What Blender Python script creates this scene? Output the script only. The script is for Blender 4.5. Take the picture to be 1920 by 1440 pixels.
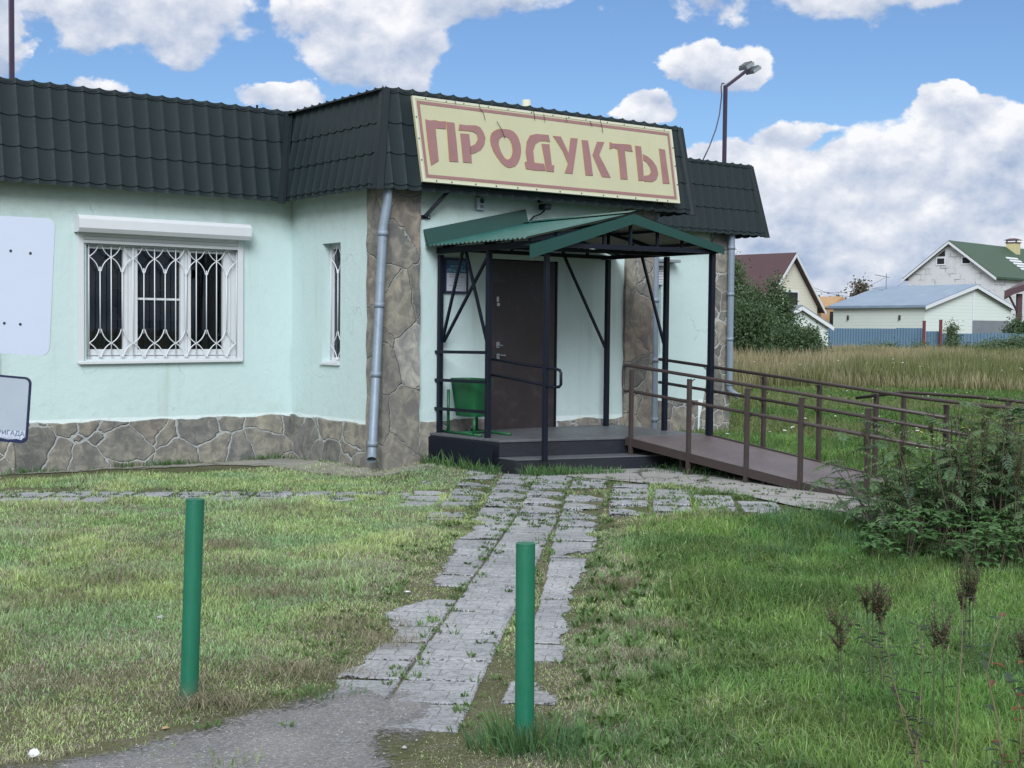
import bpy, math, random
import numpy as np
from mathutils import Vector, Matrix
from math import radians as R_
for o in list(bpy.data.objects): bpy.data.objects.remove(o)
SC = bpy.context.scene
COL = SC.collection
random.seed(7)
rng = np.random.default_rng(11)

# ------------------------------------------------------------------ camera
FOC, CAMH, HZ, ROLL = 2480., 1.65, 618., 0.0102
_p = math.atan((720-HZ)/FOC)
_X = np.array([1, 0, 0.]); _U0 = np.array([0, math.sin(_p), math.cos(_p)]); cF = np.array([0, math.cos(_p), -math.sin(_p)])
cR = math.cos(ROLL)*_X+math.sin(ROLL)*_U0; cU = math.cos(ROLL)*_U0-math.sin(ROLL)*_X
CAM = np.array([0, 0, CAMH])
cam = bpy.data.objects.new('camera', bpy.data.cameras.new('camera')); COL.objects.link(cam)
m = Matrix(((cR[0], cU[0], -cF[0], 0), (cR[1], cU[1], -cF[1], 0), (cR[2], cU[2], -cF[2], CAMH), (0, 0, 0, 1)))
cam.matrix_world = m
cam.data.sensor_width = 36; cam.data.lens = FOC/1920*36
cam.data.clip_start = .05; cam.data.clip_end = 3000
SC.camera = cam

# ------------------------------------------------------------------ light
SUN_AZ, SUN_EL = R_(181), R_(36)      # azimuth from +Y clockwise
SC.view_settings.view_transform = 'Standard'; SC.view_settings.look = 'None'
SC.view_settings.exposure = 0.80; SC.view_settings.gamma = 1
sd = np.array([math.sin(SUN_AZ)*math.cos(SUN_EL), math.cos(SUN_AZ)*math.cos(SUN_EL), math.sin(SUN_EL)])
sun = bpy.data.objects.new('sun', bpy.data.lights.new('sun', 'SUN')); COL.objects.link(sun)
sun.data.energy = 2.1; sun.data.angle = R_(32); sun.data.color = (.89, .945, .99)
sun.rotation_mode = 'QUATERNION'; sun.rotation_quaternion = Vector(sd).to_track_quat('Z', 'Y')

class NT:
    """tiny node helper"""
    def __init__(s, tree): s.t = tree; s.n = tree.nodes; s.l = tree.links; s.n.clear()
    def add(s, typ, **kw):
        nd = s.n.new(typ)
        for k, v in kw.items():
            if k.startswith('i_'):
                key = k[2:]; key = int(key) if key.isdigit() else key.replace('_', ' ')
                if hasattr(v, 'node'): s.l.new(v, nd.inputs[key])
                else: nd.inputs[key].default_value = v
            else: setattr(nd, k, v)
        return nd
    def math(s, op, a, b=0., c=None, clamp=False):
        nd = s.n.new('ShaderNodeMath'); nd.operation = op; nd.use_clamp = clamp
        for i, v in enumerate((a, b, c)):
            if v is None: continue
            if hasattr(v, 'node'): s.l.new(v, nd.inputs[i])
            else: nd.inputs[i].default_value = v
        return nd.outputs[0]
    def mix(s, f, a, b, mode='MIX'):
        nd = s.n.new('ShaderNodeMix'); nd.data_type = 'RGBA'; nd.blend_type = mode
        for k, v in ((0, f), (6, a), (7, b)):
            if hasattr(v, 'node'): s.l.new(v, nd.inputs[k])
            else: nd.inputs[k].default_value = v if k == 0 else (*v[:3], 1)
        return nd.outputs[2]
    def ramp(s, f, stops, interp='LINEAR'):
        nd = s.n.new('ShaderNodeValToRGB'); s.l.new(f, nd.inputs[0]); cr = nd.color_ramp; cr.interpolation = interp
        while len(cr.elements) < len(stops): cr.elements.new(.5)
        for e, (p, c) in zip(cr.elements, stops):
            e.position = p; e.color = (*c[:3], 1) if not isinstance(c, (int, float)) else (c, c, c, 1)
        return nd.outputs[0]
    def noise(s, vec, scale, detail=4, rough=.55, dist=0.):
        nd = s.n.new('ShaderNodeTexNoise'); nd.inputs['Scale'].default_value = scale; nd.inputs['Detail'].default_value = detail
        nd.inputs['Roughness'].default_value = rough; nd.inputs['Distortion'].default_value = dist
        s.l.new(vec, nd.inputs['Vector']); return nd.outputs[0]
    def sstep(s, x, lo, hi):
        nd = s.n.new('ShaderNodeMapRange'); nd.interpolation_type = 'SMOOTHSTEP'; s.l.new(x, nd.inputs[0])
        nd.inputs[1].default_value = lo; nd.inputs[2].default_value = hi; return nd.outputs[0]

def build_world():
    w = bpy.data.worlds.new('World'); SC.world = w; w.use_nodes = True
    t = NT(w.node_tree)
    sky = t.add('ShaderNodeTexSky', sky_type='NISHITA', sun_disc=False)
    sky.sun_elevation = SUN_EL; sky.sun_rotation = SUN_AZ; sky.altitude = 100; sky.air_density = 1.0; sky.dust_density = .35; sky.ozone_density = 2.2
    tc = t.add('ShaderNodeTexCoord'); vec = tc.outputs['Generated']
    sp = t.add('ShaderNodeSeparateXYZ', i_0=vec)
    az = t.math('ARCTAN2', sp.outputs[0], sp.outputs[1]); el = t.math('ARCSINE', sp.outputs[2])
    # clouds stand at true compass bearings and heights of the sky, in units of 0.1 rad
    A = t.math('MULTIPLY', az, 10.); B = t.math('MULTIPLY', el, 10.)
    def fld(off_a=0., off_b=0., sc=1.15, ro=.52, de=9):
        a = t.math('ADD', A, off_a); b = t.math('ADD', B, off_b)
        cv = t.add('ShaderNodeCombineXYZ', i_0=a, i_1=b, i_2=0.37).outputs[0]
        st = t.add('ShaderNodeVectorMath', operation='MULTIPLY', i_0=cv, i_1=(1, 1.35, 1)).outputs[0]
        n1 = t.noise(st, sc, de, ro, .1)
        return n1
    n = fld(); l1 = fld(0, 0, 1.9, .58, 12); l2 = fld(-.05, .12, 1.9, .58, 12); n2 = fld(-.05, .15)
    blobs = [(300, 60, 200, 92, 1.05), (20, 95, 75, 85, 1.), (680, 75, 165, 100, 1.15), (900, 5, 220, 60, 1.), (540, 205, 85, 34, 1.1),
             (1560, -5, 330, 75, 1.1), (1340, 142, 85, 46, 1.0), (1560, 430, 480, 195, 1.8), (1800, 355, 280, 145, 1.7), (230, 185, 70, 16, .7), (1180, 215, 60, 25, .9),
             (1740, 240, 115, 42, 1.6), (1480, 268, 105, 36, 1.4), (1350, 310, 100, 50, 1.5), (1620, 330, 130, 60, 2.2), (1860, 300, 110, 70, 2.2), (1470, 420, 120, 45, 2.2), (1720, 420, 130, 45, 2.3), (1880, 480, 110, 40, 2.2), (1580, 510, 110, 34, 2.1)]
    tot = None; shd = None; wsum = None
    wv = t.add('ShaderNodeCombineXYZ', i_0=A, i_1=t.math('MULTIPLY', B, 1.4), i_2=1.7).outputs[0]
    wt = t.add('ShaderNodeTexNoise', i_Vector=wv, i_Scale=1.6, i_Detail=5., i_Roughness=.6); ws = t.add('ShaderNodeSeparateColor', i_0=wt.outputs['Color'])
    Aw = t.math('ADD', A, t.math('MULTIPLY', t.math('SUBTRACT', ws.outputs[0], .5), .75)); Bw = t.math('ADD', B, t.math('MULTIPLY', t.math('SUBTRACT', ws.outputs[1], .5), .42))
    for (px, py, rx, ry, s_) in blobs:
        u0, v0 = (px-960)/FOC*10, (HZ+(px-960)*ROLL-py)/FOC*10
        da = t.math('MULTIPLY', t.math('SUBTRACT', Aw, u0), FOC/rx/10); db = t.math('MULTIPLY', t.math('SUBTRACT', Bw, v0), FOC/ry/10)
        r2 = t.math('ADD', t.math('MULTIPLY', da, da), t.math('MULTIPLY', db, db))
        q = t.math('MULTIPLY', t.math('SUBTRACT', 1., r2), s_)
        wq = t.math('EXPONENT', t.math('MULTIPLY', t.math('MAXIMUM', q, -3.), 3.)); sw = t.math('MULTIPLY', wq, t.math('MAXIMUM', t.math('MINIMUM', db, 1.5), -1.5))
        tot = q if tot is None else t.math('SMOOTH_MAX', tot, q, .25)
        shd = sw if shd is None else t.math('ADD', shd, sw); wsum = wq if wsum is None else t.math('ADD', wsum, wq)
    shd = t.math('DIVIDE', shd, wsum)
    # the rest of the sky, away from the pictured part, is broken cloud too
    far = t.sstep(t.math('ABSOLUTE', az), .42, .6); hi = t.sstep(el, .3, .42)
    oth = t.math('MAXIMUM', far, hi)
    tot = t.math('ADD', t.math('MULTIPLY', t.math('MAXIMUM', tot, -1.2), t.math('SUBTRACT', 1., oth)), t.math('MULTIPLY', oth, .8))
    dens = t.math('ADD', tot, t.math('MULTIPLY', t.math('SUBTRACT', n, .5), 4.0))
    mask = t.sstep(t.math('ADD', dens, t.math('MULTIPLY', t.math('SUBTRACT', l1, .5), 1.0)), .02, .42)
    lit = t.math('ADD', t.math('MULTIPLY', t.math('SUBTRACT', n, n2), 2.1), t.math('MULTIPLY', t.math('SUBTRACT', l1, l2), 1.5))
    thick = t.sstep(dens, .4, 2.4)
    br = t.math('ADD', t.math('ADD', t.math('SUBTRACT', .70, t.math('MULTIPLY', thick, .22)), t.math('MULTIPLY', t.math('MAXIMUM', t.math('MINIMUM', shd, 1.1), -1.1), .34)), lit)
    c1 = t.ramp(br, [(0., (.175, .235, .355)), (.35, (.285, .33, .42)), (.7, (.43, .45, .50)), (1., (.57, .57, .58))])
    skyc = t.mix(1., sky.outputs[0], (.074*.60, .074*.72, .074*.88), 'MULTIPLY')
    hzn = t.sstep(el, .14, -.02)
    skyc = t.mix(t.math('MULTIPLY', hzn, .5), skyc, (.26, .38, .55))
    colr = t.mix(t.math('MULTIPLY', mask, .96), skyc, c1)
    bg = t.add('ShaderNodeBackground', i_Color=colr); bg.inputs[1].default_value = 1.0
    o = t.add('ShaderNodeOutputWorld'); t.l.new(bg.outputs[0], o.inputs[0])
    w.cycles.sampling_method = 'MANUAL'; w.cycles.sample_map_resolution = 512
build_world()

# ------------------------------------------------------------------ placing
def ray(px, py): return cF+cR*(px-960)/FOC-cU*(py-720)/FOC
def G(px, py, z=0.):
    d = ray(px, py); return CAM+d*(z-CAMH)/d[2]
def atY(px, py, y):
    d = ray(px, py); return CAM+d*(y/d[1])
ANG = R_(36.8)
cu = np.array([math.cos(ANG), math.sin(ANG), 0]); cn = np.array([math.sin(ANG), -math.cos(ANG), 0])
ORG = G(718, 890)
def W(a, b, z=0.): return ORG+cu*a+cn*b+np.array([0, 0, z])       # along the shop front, out from it, up
def onB(px, py, b):
    d = ray(px, py); t = ((ORG+cn*b-CAM)@cn)/(d@cn); q = CAM+d*t-ORG; return (float(q@cu), b, float(q[2]))
def ab(x, y): q = np.array([x, y, 0])-ORG; return q@cu, q@cn

def smooth(x, lo, hi):
    t = np.clip((np.asarray(x, float)-lo)/(hi-lo), 0, 1); return t*t*(3-2*t)
class VN:
    def __init__(s, seed, n=128): s.g = np.random.default_rng(seed).random((n, n)); s.n = n
    def __call__(s, x, y, sc=1., oc=3):
        r = 0; amp = 1; tot = 0
        x = np.asarray(x, float)*sc+37.3; y = np.asarray(y, float)*sc+51.7
        for _ in range(oc):
            xi = np.floor(x).astype(int); yi = np.floor(y).astype(int); fx = x-xi; fy = y-yi
            fx = fx*fx*(3-2*fx); fy = fy*fy*(3-2*fy); n = s.n
            g = s.g
            v = (g[xi % n, yi % n]*(1-fx)+g[(xi+1) % n, yi % n]*fx)*(1-fy)+(g[xi % n, (yi+1) % n]*(1-fx)+g[(xi+1) % n, (yi+1) % n]*fx)*fy
            r = r+v*amp; tot += amp; amp *= .5; x = x*2.03+5.1; y = y*2.03+9.2
        return r/tot
vn1, vn2, vn3 = VN(1), VN(2), VN(3)
def gz(x, y):
    x = np.asarray(x, float); y = np.asarray(y, float)
    q = (x-ORG[0])*cu[0]+(y-ORG[1])*cu[1]; w = (x-ORG[0])*cn[0]+(y-ORG[1])*cn[1]
    da = np.maximum(np.maximum(.6-q, q-3.6), 0); db = np.maximum(np.maximum(-1.-w, w-5.2), 0)
    d = np.sqrt(da**2+db**2)
    return .1*(1-smooth(d, 0, 1.3))+.03*(vn1(x, y, .5, 2)-.5)*smooth(y, 3, 5)
def gzf(x, y): return float(gz(x, y))

# ------------------------------------------------------------------ mesh building
INV = {}
class MB:
    def __init__(s, frame='W'): s.v = []; s.f = []; s.fr = frame
    def P(s, p):
        if s.fr == 'S': return tuple(W(*p))
        return tuple(float(c) for c in p)
    def face(s, pts):
        i = len(s.v); s.v += [s.P(p) for p in pts]; s.f.append(tuple(range(i, i+len(pts))))
    def hexa(s, c):      # 8 corners: bottom 4, top 4
        i = len(s.v); s.v += [s.P(p) for p in c]
        for q in ((0, 3, 2, 1), (4, 5, 6, 7), (0, 1, 5, 4), (1, 2, 6, 5), (2, 3, 7, 6), (3, 0, 4, 7)): s.f.append(tuple(i+k for k in q))
    def box(s, a0, a1, b0, b1, z0, z1): s.hexa([(a0, b0, z0), (a1, b0, z0), (a1, b1, z0), (a0, b1, z0), (a0, b0, z1), (a1, b0, z1), (a1, b1, z1), (a0, b1, z1)])
    def prism(s, pts, z0, z1):
        n = len(pts); i = len(s.v); s.v += [s.P((*p, z0)) for p in pts]+[s.P((*p, z1)) for p in pts]
        s.f.append(tuple(i+k for k in range(n))[::-1]); s.f.append(tuple(i+n+k for k in range(n)))
        for k in range(n): s.f.append((i+k, i+(k+1) % n, i+n+(k+1) % n, i+n+k))
    def bar(s, p, q, w, h=None, up=(0, 0, 1)):
        h = h or w; p = np.array(s.P(p)); q = np.array(s.P(q)); d = q-p; d /= np.linalg.norm(d)
        up = np.array(up, float)
        if s.fr == 'S' and abs(d[2]) > .95: up = cn
        elif abs(d@up) > .98: up = np.array([0, 1., 0])
        sx = np.cross(d, up); sx /= np.linalg.norm(sx); sy = np.cross(sx, d)
        fr, s.fr = s.fr, 'W'
        s.hexa([c+sx*w/2*i+sy*h/2*j for c in (p, q) for i, j in ((-1, -1), (1, -1), (1, 1), (-1, 1))]); s.fr = fr
    def tube(s, pts, r, seg=8, cap=True):
        P = [np.array(s.P(p)) for p in pts]; rs = r if hasattr(r, '__len__') else [r]*len(P)
        i0 = len(s.v); n = len(P); prev = None
        for k in range(n):
            d = P[min(k+1, n-1)]-P[max(k-1, 0)]; d = d/(np.linalg.norm(d)+1e-9)
            a = prev if prev is not None else (np.array([1., 0, 0]) if abs(d[0]) < .8 else np.array([0, 1., 0]))
            x = a-d*(a@d); x /= np.linalg.norm(x); prev = x; y = np.cross(d, x)
            for j in range(seg):
                t = 2*math.pi*j/seg; s.v.append(tuple(P[k]+(x*math.cos(t)+y*math.sin(t))*rs[k]))
        for k in range(n-1):
            for j in range(seg):
                s.f.append((i0+k*seg+j, i0+k*seg+(j+1) % seg, i0+(k+1)*seg+(j+1) % seg, i0+(k+1)*seg+j))
        if cap:
            s.f.append(tuple(i0+j for j in range(seg))[::-1]); s.f.append(tuple(i0+(n-1)*seg+j for j in range(seg)))
    def build(s, name, mat, parent=None, smooth_=False, bevel=0.):
        me = bpy.data.meshes.new(name)
        v = np.array(s.v)
        if parent is not None: v = v-INV[parent.name]
        me.from_pydata([tuple(p) for p in v], [], s.f); me.update()
        o = bpy.data.objects.new(name, me); COL.objects.link(o); me.materials.append(mat)
        if smooth_: me.polygons.foreach_set('use_smooth', [True]*len(me.polygons))
        if parent is not None: o.parent = parent; INV[o.name] = INV[parent.name]
        else: INV[o.name] = np.zeros(3)
        if bevel: b = o.modifiers.new('bevel', 'BEVEL'); b.width = bevel; b.segments = 2; b.limit_method = 'ANGLE'
        return o
def np_mesh(name, V, F, mat, parent=None, col=None, smooth_=False, origin=None):
    """V (n,3), F list of arrays of equal-width faces"""
    me = bpy.data.meshes.new(name)
    V = np.asarray(V, np.float32)
    if parent is not None: V = V-INV[parent.name].astype(np.float32)
    if not isinstance(F, list): F = [F]
    me.vertices.add(len(V)); me.vertices.foreach_set('co', V.ravel())
    tot = sum(f.size for f in F); nf = sum(len(f) for f in F)
    me.loops.add(tot); me.polygons.add(nf)
    me.loops.foreach_set('vertex_index', np.concatenate([f.ravel() for f in F]).astype(np.int32))
    lt = np.concatenate([np.full(len(f), f.shape[1]) for f in F]); ls = np.concatenate([[0], np.cumsum(lt)[:-1]])
    me.polygons.foreach_set('loop_start', ls.astype(np.int32))
    me.polygons.foreach_set('use_smooth', np.full(nf, bool(smooth_) or (col is not None)))
    if col is not None:
        at = me.color_attributes.new('tint', 'FLOAT_COLOR', 'POINT')
        c = np.ones((len(V), 4), np.float32); c[:, :3] = col; at.data.foreach_set('color', c.ravel())
    me.update(calc_edges=True); me.validate()
    me.materials.append(mat)
    o = bpy.data.objects.new(name, me); COL.objects.link(o)
    if parent is not None: o.parent = parent; INV[o.name] = INV[parent.name]
    else: INV[o.name] = np.zeros(3)
    return o
def tag(o, label=None, cat=None, group=None, kind=None):
    if label: o['label'] = label
    if cat: o['category'] = cat
    if group: o['group'] = group
    if kind: o['kind'] = kind
    return o
def thing(name, loc, label, cat, group=None):
    o = bpy.data.objects.new(name, None); COL.objects.link(o); o.empty_display_size = .2
    o.location = tuple(loc); INV[o.name] = np.array(loc, float)
    return tag(o, label, cat, group)

# ------------------------------------------------------------------ materials
def mat(name):
    m_ = bpy.data.materials.new(name); m_.use_nodes = True; return m_, NT(m_.node_tree)
def fin(t, color, rough=.6, bump=None, bstr=.3, bdist=.01, metal=0., spec=.5, **kw):
    p = t.add('ShaderNodeBsdfPrincipled')
    if hasattr(color, 'node'): t.l.new(color, p.inputs['Base Color'])
    else: p.inputs['Base Color'].default_value = (*color, 1)
    if hasattr(rough, 'node'): t.l.new(rough, p.inputs['Roughness'])
    else: p.inputs['Roughness'].default_value = rough
    p.inputs['Metallic'].default_value = metal; p.inputs['Specular IOR Level'].default_value = spec
    for k, v in kw.items(): p.inputs[k.replace('_', ' ')].default_value = v
    if bump is not None:
        b = t.add('ShaderNodeBump', i_Height=bump); b.inputs['Strength'].default_value = bstr; b.inputs['Distance'].default_value = bdist
        t.l.new(b.outputs[0], p.inputs['Normal'])
    o = t.add('ShaderNodeOutputMaterial'); t.l.new(p.outputs[0], o.inputs[0])
    return p
def obc(t, scale=(1, 1, 1)):
    tc = t.add('ShaderNodeTexCoord'); return t.add('ShaderNodeMapping', i_0=tc.outputs['Object'], i_3=scale).outputs[0]
def paint(name, c, rough=.5, var=.12, sc=6., c2=None, amt=.35, lo=.5, hi=.7, metal=0., spec=.5, bstr=.15, streak=False):
    m_, t = mat(name); v = obc(t, (1, 1, .15) if streak else (1, 1, 1))
    n1 = t.noise(v, sc, 5, .6); n2 = t.noise(v, sc*7, 3, .6)
    c = tuple(c); dk = tuple(x*(1-var*1.6) for x in c); lt = tuple(min(1, x*(1+var)) for x in c)
    base = t.mix(n1, dk, lt)
    if c2: base = t.mix(t.math('MULTIPLY', t.sstep(t.noise(v, sc*1.7, 6, .65), lo, hi), amt), base, c2)
    rg = t.math('ADD', t.math('MULTIPLY', n2, .25), rough-.12)
    fin(t, base, rg, n2, bstr, .004, metal, spec); return m_

def plaster():
    m_, t = mat('mint_plaster'); v = obc(t)
    n1 = t.noise(v, 1.1, 6, .6); n2 = t.noise(v, 9, 5, .65); n3 = t.noise(v, 90, 3, .6)
    base = t.mix(n1, (.465, .58, .575), (.53, .645, .64))
    sv = obc(t, (5, 5, .35)); st = t.sstep(t.noise(sv, 1.2, 4, .6), .56, .78)
    base = t.mix(t.math('MULTIPLY', st, .30), base, (.30, .36, .28))
    base = t.mix(t.math('MULTIPLY', t.sstep(n2, .58, .8), .22), base, (.42, .52, .48))
    # greenish grime and painted-in eave shade high on the wall, washed-out spatter low down
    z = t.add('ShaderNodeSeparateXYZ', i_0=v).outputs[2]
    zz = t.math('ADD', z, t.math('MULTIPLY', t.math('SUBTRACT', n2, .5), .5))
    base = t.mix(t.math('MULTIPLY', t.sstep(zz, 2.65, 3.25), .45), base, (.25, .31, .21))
    base = t.mix(t.math('MULTIPLY', t.sstep(t.math('ADD', t.math('MULTIPLY', z, -1.), t.math('MULTIPLY', t.math('SUBTRACT', n2, .5), .05)), -.592, -.575), .6), base, (.74, .82, .82))
    base = t.mix(t.math('MULTIPLY', t.math('MULTIPLY', t.sstep(t.math('MULTIPLY', zz, -1.), -1.15, -.5), t.sstep(n2, .45, .75)), .3), base, (.34, .38, .33))
    # hairline cracks
    vo = t.add('ShaderNodeTexVoronoi', feature='DISTANCE_TO_EDGE', i_Vector=t.add('ShaderNodeVectorMath', operation='ADD', i_0=v, i_1=t.add('ShaderNodeVectorMath', operation='SCALE', i_0=t.add('ShaderNodeTexNoise', i_Vector=v, i_Scale=3.).outputs[1], i_3=.5).outputs[0]).outputs[0]); vo.inputs['Scale'].default_value = .55
    ck = t.math('MULTIPLY', t.sstep(t.math('MULTIPLY', vo.outputs[0], -1.), -.004, -.0005), t.sstep(n1, .5, .6))
    base = t.mix(t.math('MULTIPLY', ck, .5), base, (.2, .27, .27))
    fin(t, base, .85, t.math('ADD', n3, t.math('ADD', t.math('MULTIPLY', n2, 1.8), t.math('MULTIPLY', n1, 3.))), .5, .006, spec=.25); return m_
def stone(name, sc=2.6, squash=(1, 1, 1), mort=(.43, .45, .45), mw=.035):
    m_, t = mat(name); v = obc(t, squash)
    dv = t.add('ShaderNodeVectorMath', operation='ADD', i_0=v, i_1=t.add('ShaderNodeVectorMath', operation='SCALE', i_0=t.add('ShaderNodeTexNoise', i_Vector=v, i_Scale=4., i_Detail=4.).outputs[1], i_3=.16).outputs[0]).outputs[0]
    e = t.add('ShaderNodeTexVoronoi', feature='DISTANCE_TO_EDGE', i_Vector=dv, i_Scale=sc)
    f = t.add('ShaderNodeTexVoronoi', feature='F1', i_Vector=dv, i_Scale=sc)
    sp = t.add('ShaderNodeSeparateColor', i_0=f.outputs['Color'])
    base = t.ramp(sp.outputs[0], [(0, (.135, .135, .125)), (.3, (.19, .185, .165)), (.55, (.245, .23, .195)), (.75, (.17, .168, .158)), (.9, (.20, .175, .15)), (1, (.30, .295, .275))])
    n1 = t.noise(v, 7, 7, .65, .6); n2 = t.noise(v, 45, 4, .6)
    base = t.mix(t.sstep(n1, .35, .75), t.mix(1., base, (.7, .7, .74), 'MULTIPLY'), t.mix(1., base, (1.5, 1.45, 1.35), 'MULTIPLY'))
    base = t.mix(t.math('MULTIPLY', t.sstep(n2, .55, .75), .3), base, (.36, .34, .28))
    big = t.sstep(t.noise(v, 1.9, 4, .6), .56, .74)      # places where mortar was smeared wide
    wid = t.math('ADD', mw, t.math('MULTIPLY', big, .07))
    mk = t.math('SUBTRACT', 1., t.sstep(t.math('SUBTRACT', t.math('ADD', e.outputs[0], t.math('MULTIPLY', t.math('SUBTRACT', n1, .5), .04)), wid), -.012, .012))
    mc = t.mix(n2, tuple(c*.7 for c in mort), mort)
    base = t.mix(t.math('MULTIPLY', mk, .85), base, mc)
    h = t.math('ADD', t.math('MULTIPLY', t.math('SUBTRACT', 1., mk), 1.), t.math('MULTIPLY', n1, .7))
    fin(t, base, .8, h, .8, .022, spec=.25); return m_
M = {}
M['plaster'] = plaster()
M['stone'] = stone('crazy_stone', 2.3, (1, 1, 1), (.42, .44, .44), .020); M['stone_small'] = stone('crazy_stone_small', 3.6, (1, 1, 1), (.5, .5, .47), .03)
M['stone_tall'] = stone('pilaster_stone', 2.1, (1, 1, .85), (.33, .34, .32), .010)
M['tile'] = paint('dark_metal_tile', (.015, .025, .028), .62, .10, 3., (.035, .045, .048), .3, .62, .8, spec=.22)
M['tiletrim'] = paint('dark_metal_trim', (.013, .021, .024), .55, .08, 2., spec=.25)
M['white'] = paint('white_plastic', (.58, .60, .62), .4, .05, 5., (.45, .46, .44), .25, .6, .85)
M['whitepaint'] = paint('white_paint', (.64, .66, .69), .45, .06, 8.)
M['black'] = paint('black_steel_paint', (.005, .008, .017), .5, .2, 5., (.03, .035, .045), .3, .6, .8, spec=.25)
M['brown'] = paint('brown_steel_paint', (.050, .036, .034), .45, .18, 6., (.09, .075, .07), .3, .6, .8)
M['door'] = paint('brown_door_paint', (.030, .022, .024), .42, .3, 3., (.075, .060, .056), .5, .52, .75, bstr=.35)
M['green_metal'] = paint('green_coated_sheet', (.004, .048, .040), .38, .12, 3., (.05, .15, .13), .25, .6, .8)
M['green_roof'] = paint('weathered_green_sheet', (.025, .10, .088), .4, .15, 2.5, (.07, .16, .145), .5, .5, .7, streak=True)
M['sheet_under'] = paint('primed_sheet_underside', (.24, .25, .22), .6, .12, 4.)
M['green_paint'] = paint('green_gloss_paint', (.006, .125, .068), .42, .12, 7., (.012, .17, .10), .3, .5, .8, bstr=.3)
def bollardmat():
    m_, t = mat('worn_green_pipe_paint'); v = obc(t); z = t.add('ShaderNodeSeparateXYZ', i_0=v).outputs[2]
    n1 = t.noise(v, 6, 5, .6); n2 = t.noise(v, 30, 5, .7); n3 = t.noise(obc(t, (1, 1, .12)), 60, 4, .7)
    base = t.mix(n1, (.006, .105, .058), (.012, .15, .085)); base = t.mix(t.math('MULTIPLY', t.sstep(n3, .5, .8), .35), base, (.03, .20, .12))
    base = t.mix(t.math('MULTIPLY', t.sstep(n2, .66, .72), .7), base, (.045, .03, .02))
    ft = t.sstep(t.math('ADD', t.math('MULTIPLY', z, -1.), t.math('MULTIPLY', t.math('SUBTRACT', n1, .5), .16)), -.14, .0)
    base = t.mix(t.math('MULTIPLY', ft, .6), base, (.13, .12, .085))
    fin(t, base, t.math('ADD', t.math('MULTIPLY', n2, .3), .3), t.math('ADD', n3, n2), .35, .003); return m_
M['bollard'] = bollardmat()
M['bin_green'] = paint('bin_green_paint', (.004, .085, .028), .5, .15, 5.)
M['galv'] = paint('galvanised_pipe', (.21, .26, .32), .5, .15, 7., (.14, .165, .19), .4, .5, .7, metal=.15)
M['alu'] = paint('cast_aluminium', (.30, .33, .36), .4, .1, 9., metal=.4)
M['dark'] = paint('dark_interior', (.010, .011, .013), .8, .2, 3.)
M['curtain'] = paint('dim_curtain', (.045, .06, .065), .9, .3, 9., streak=True)
M['shelf'] = paint('shop_goods', (.12, .08, .05), .8, .6, 14., (.03, .05, .09), .8, .45, .55)
M['signyel'] = paint('faded_yellow_board', (.445, .435, .285), .5, .08, 1.6, (.37, .37, .26), .3, .55, .8)
M['signred'] = paint('faded_red_film', (.265, .135, .135), .55, .14, 5., (.34, .20, .17), .35, .6, .75)
M['signedge'] = paint('bleached_board_edge', (.52, .52, .40), .5, .05, 3.)
M['orangeedge'] = paint('unfaded_orange_glue', (.55, .36, .08), .6, .2, 12.)
M['navy'] = paint('navy_frame', (.010, .016, .060), .4, .1, 5.)
M['posterblue'] = paint('poster_blue', (.012, .10, .21), .35, .1, 6.)
M['paper'] = paint('paper_white', (.50, .52, .60), .5, .06, 6.)
M['ink'] = paint('dark_ink', (.02, .022, .03), .6, .05, 5.)
M['fadeink'] = paint('faded_grey_ink', (.16, .19, .25), .6, .2, 30.)
M['letterpale'] = paint('pale_lettering', (.25, .42, .50), .6, .05, 5.)
M['plate'] = paint('blank_plate', (.46, .51, .61), .34, .03, 2., (.43, .48, .58), .3, .5, .8)
M['plate2'] = paint('worn_plate', (.34, .39, .44), .45, .10, 3., (.24, .30, .36), .4, .5, .7)
M['wirepurple'] = paint('dark_purple_steel', (.035, .022, .05), .4, .15, 6.)
M['rust'] = paint('weed_stalk', (.06, .085, .035), .85, .3, 20.)

def concrete(name, c1, c2, crack=.8, sc=1.):
    m_, t = mat(name); v = obc(t); n1 = t.noise(v, 1.3*sc, 6, .62); n2 = t.noise(v, 25, 5, .7); n3 = t.noise(v, 160, 2, .6)
    base = t.mix(t.sstep(n1, .3, .7), c1, c2); base = t.mix(t.math('MULTIPLY', t.sstep(n2, .5, .75), .35), base, tuple(x*.6 for x in c1))
    base = t.mix(t.math('MULTIPLY', t.sstep(n3, .6, .72), .4), base, (.42, .42, .42))
    dv = t.add('ShaderNodeVectorMath', operation='ADD', i_0=v, i_1=t.add('ShaderNodeVectorMath', operation='SCALE', i_0=t.add('ShaderNodeTexNoise', i_Vector=v, i_Scale=2.5, i_Detail=5.).outputs[1], i_3=.45).outputs[0]).outputs[0]
    vo = t.add('ShaderNodeTexVoronoi', feature='DISTANCE_TO_EDGE', i_Vector=dv, i_Scale=.75*sc)
    ck = t.math('SUBTRACT', 1., t.sstep(vo.outputs[0], .004, .016))
    base = t.mix(t.math('MULTIPLY', ck, crack), base, (.05, .05, .035))
    fin(t, base, .9, t.math('SUBTRACT', t.math('ADD', t.math('MULTIPLY', n2, .5), n3), t.math('MULTIPLY', ck, 1.)), .5, .01, spec=.3); return m_
M['concrete'] = concrete('old_concrete', (.24, .235, .225), (.34, .335, .33))
M['apron'] = concrete('blind_area_concrete', (.20, .19, .165), (.30, .285, .25), .5)
M['gravel'] = None
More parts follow.
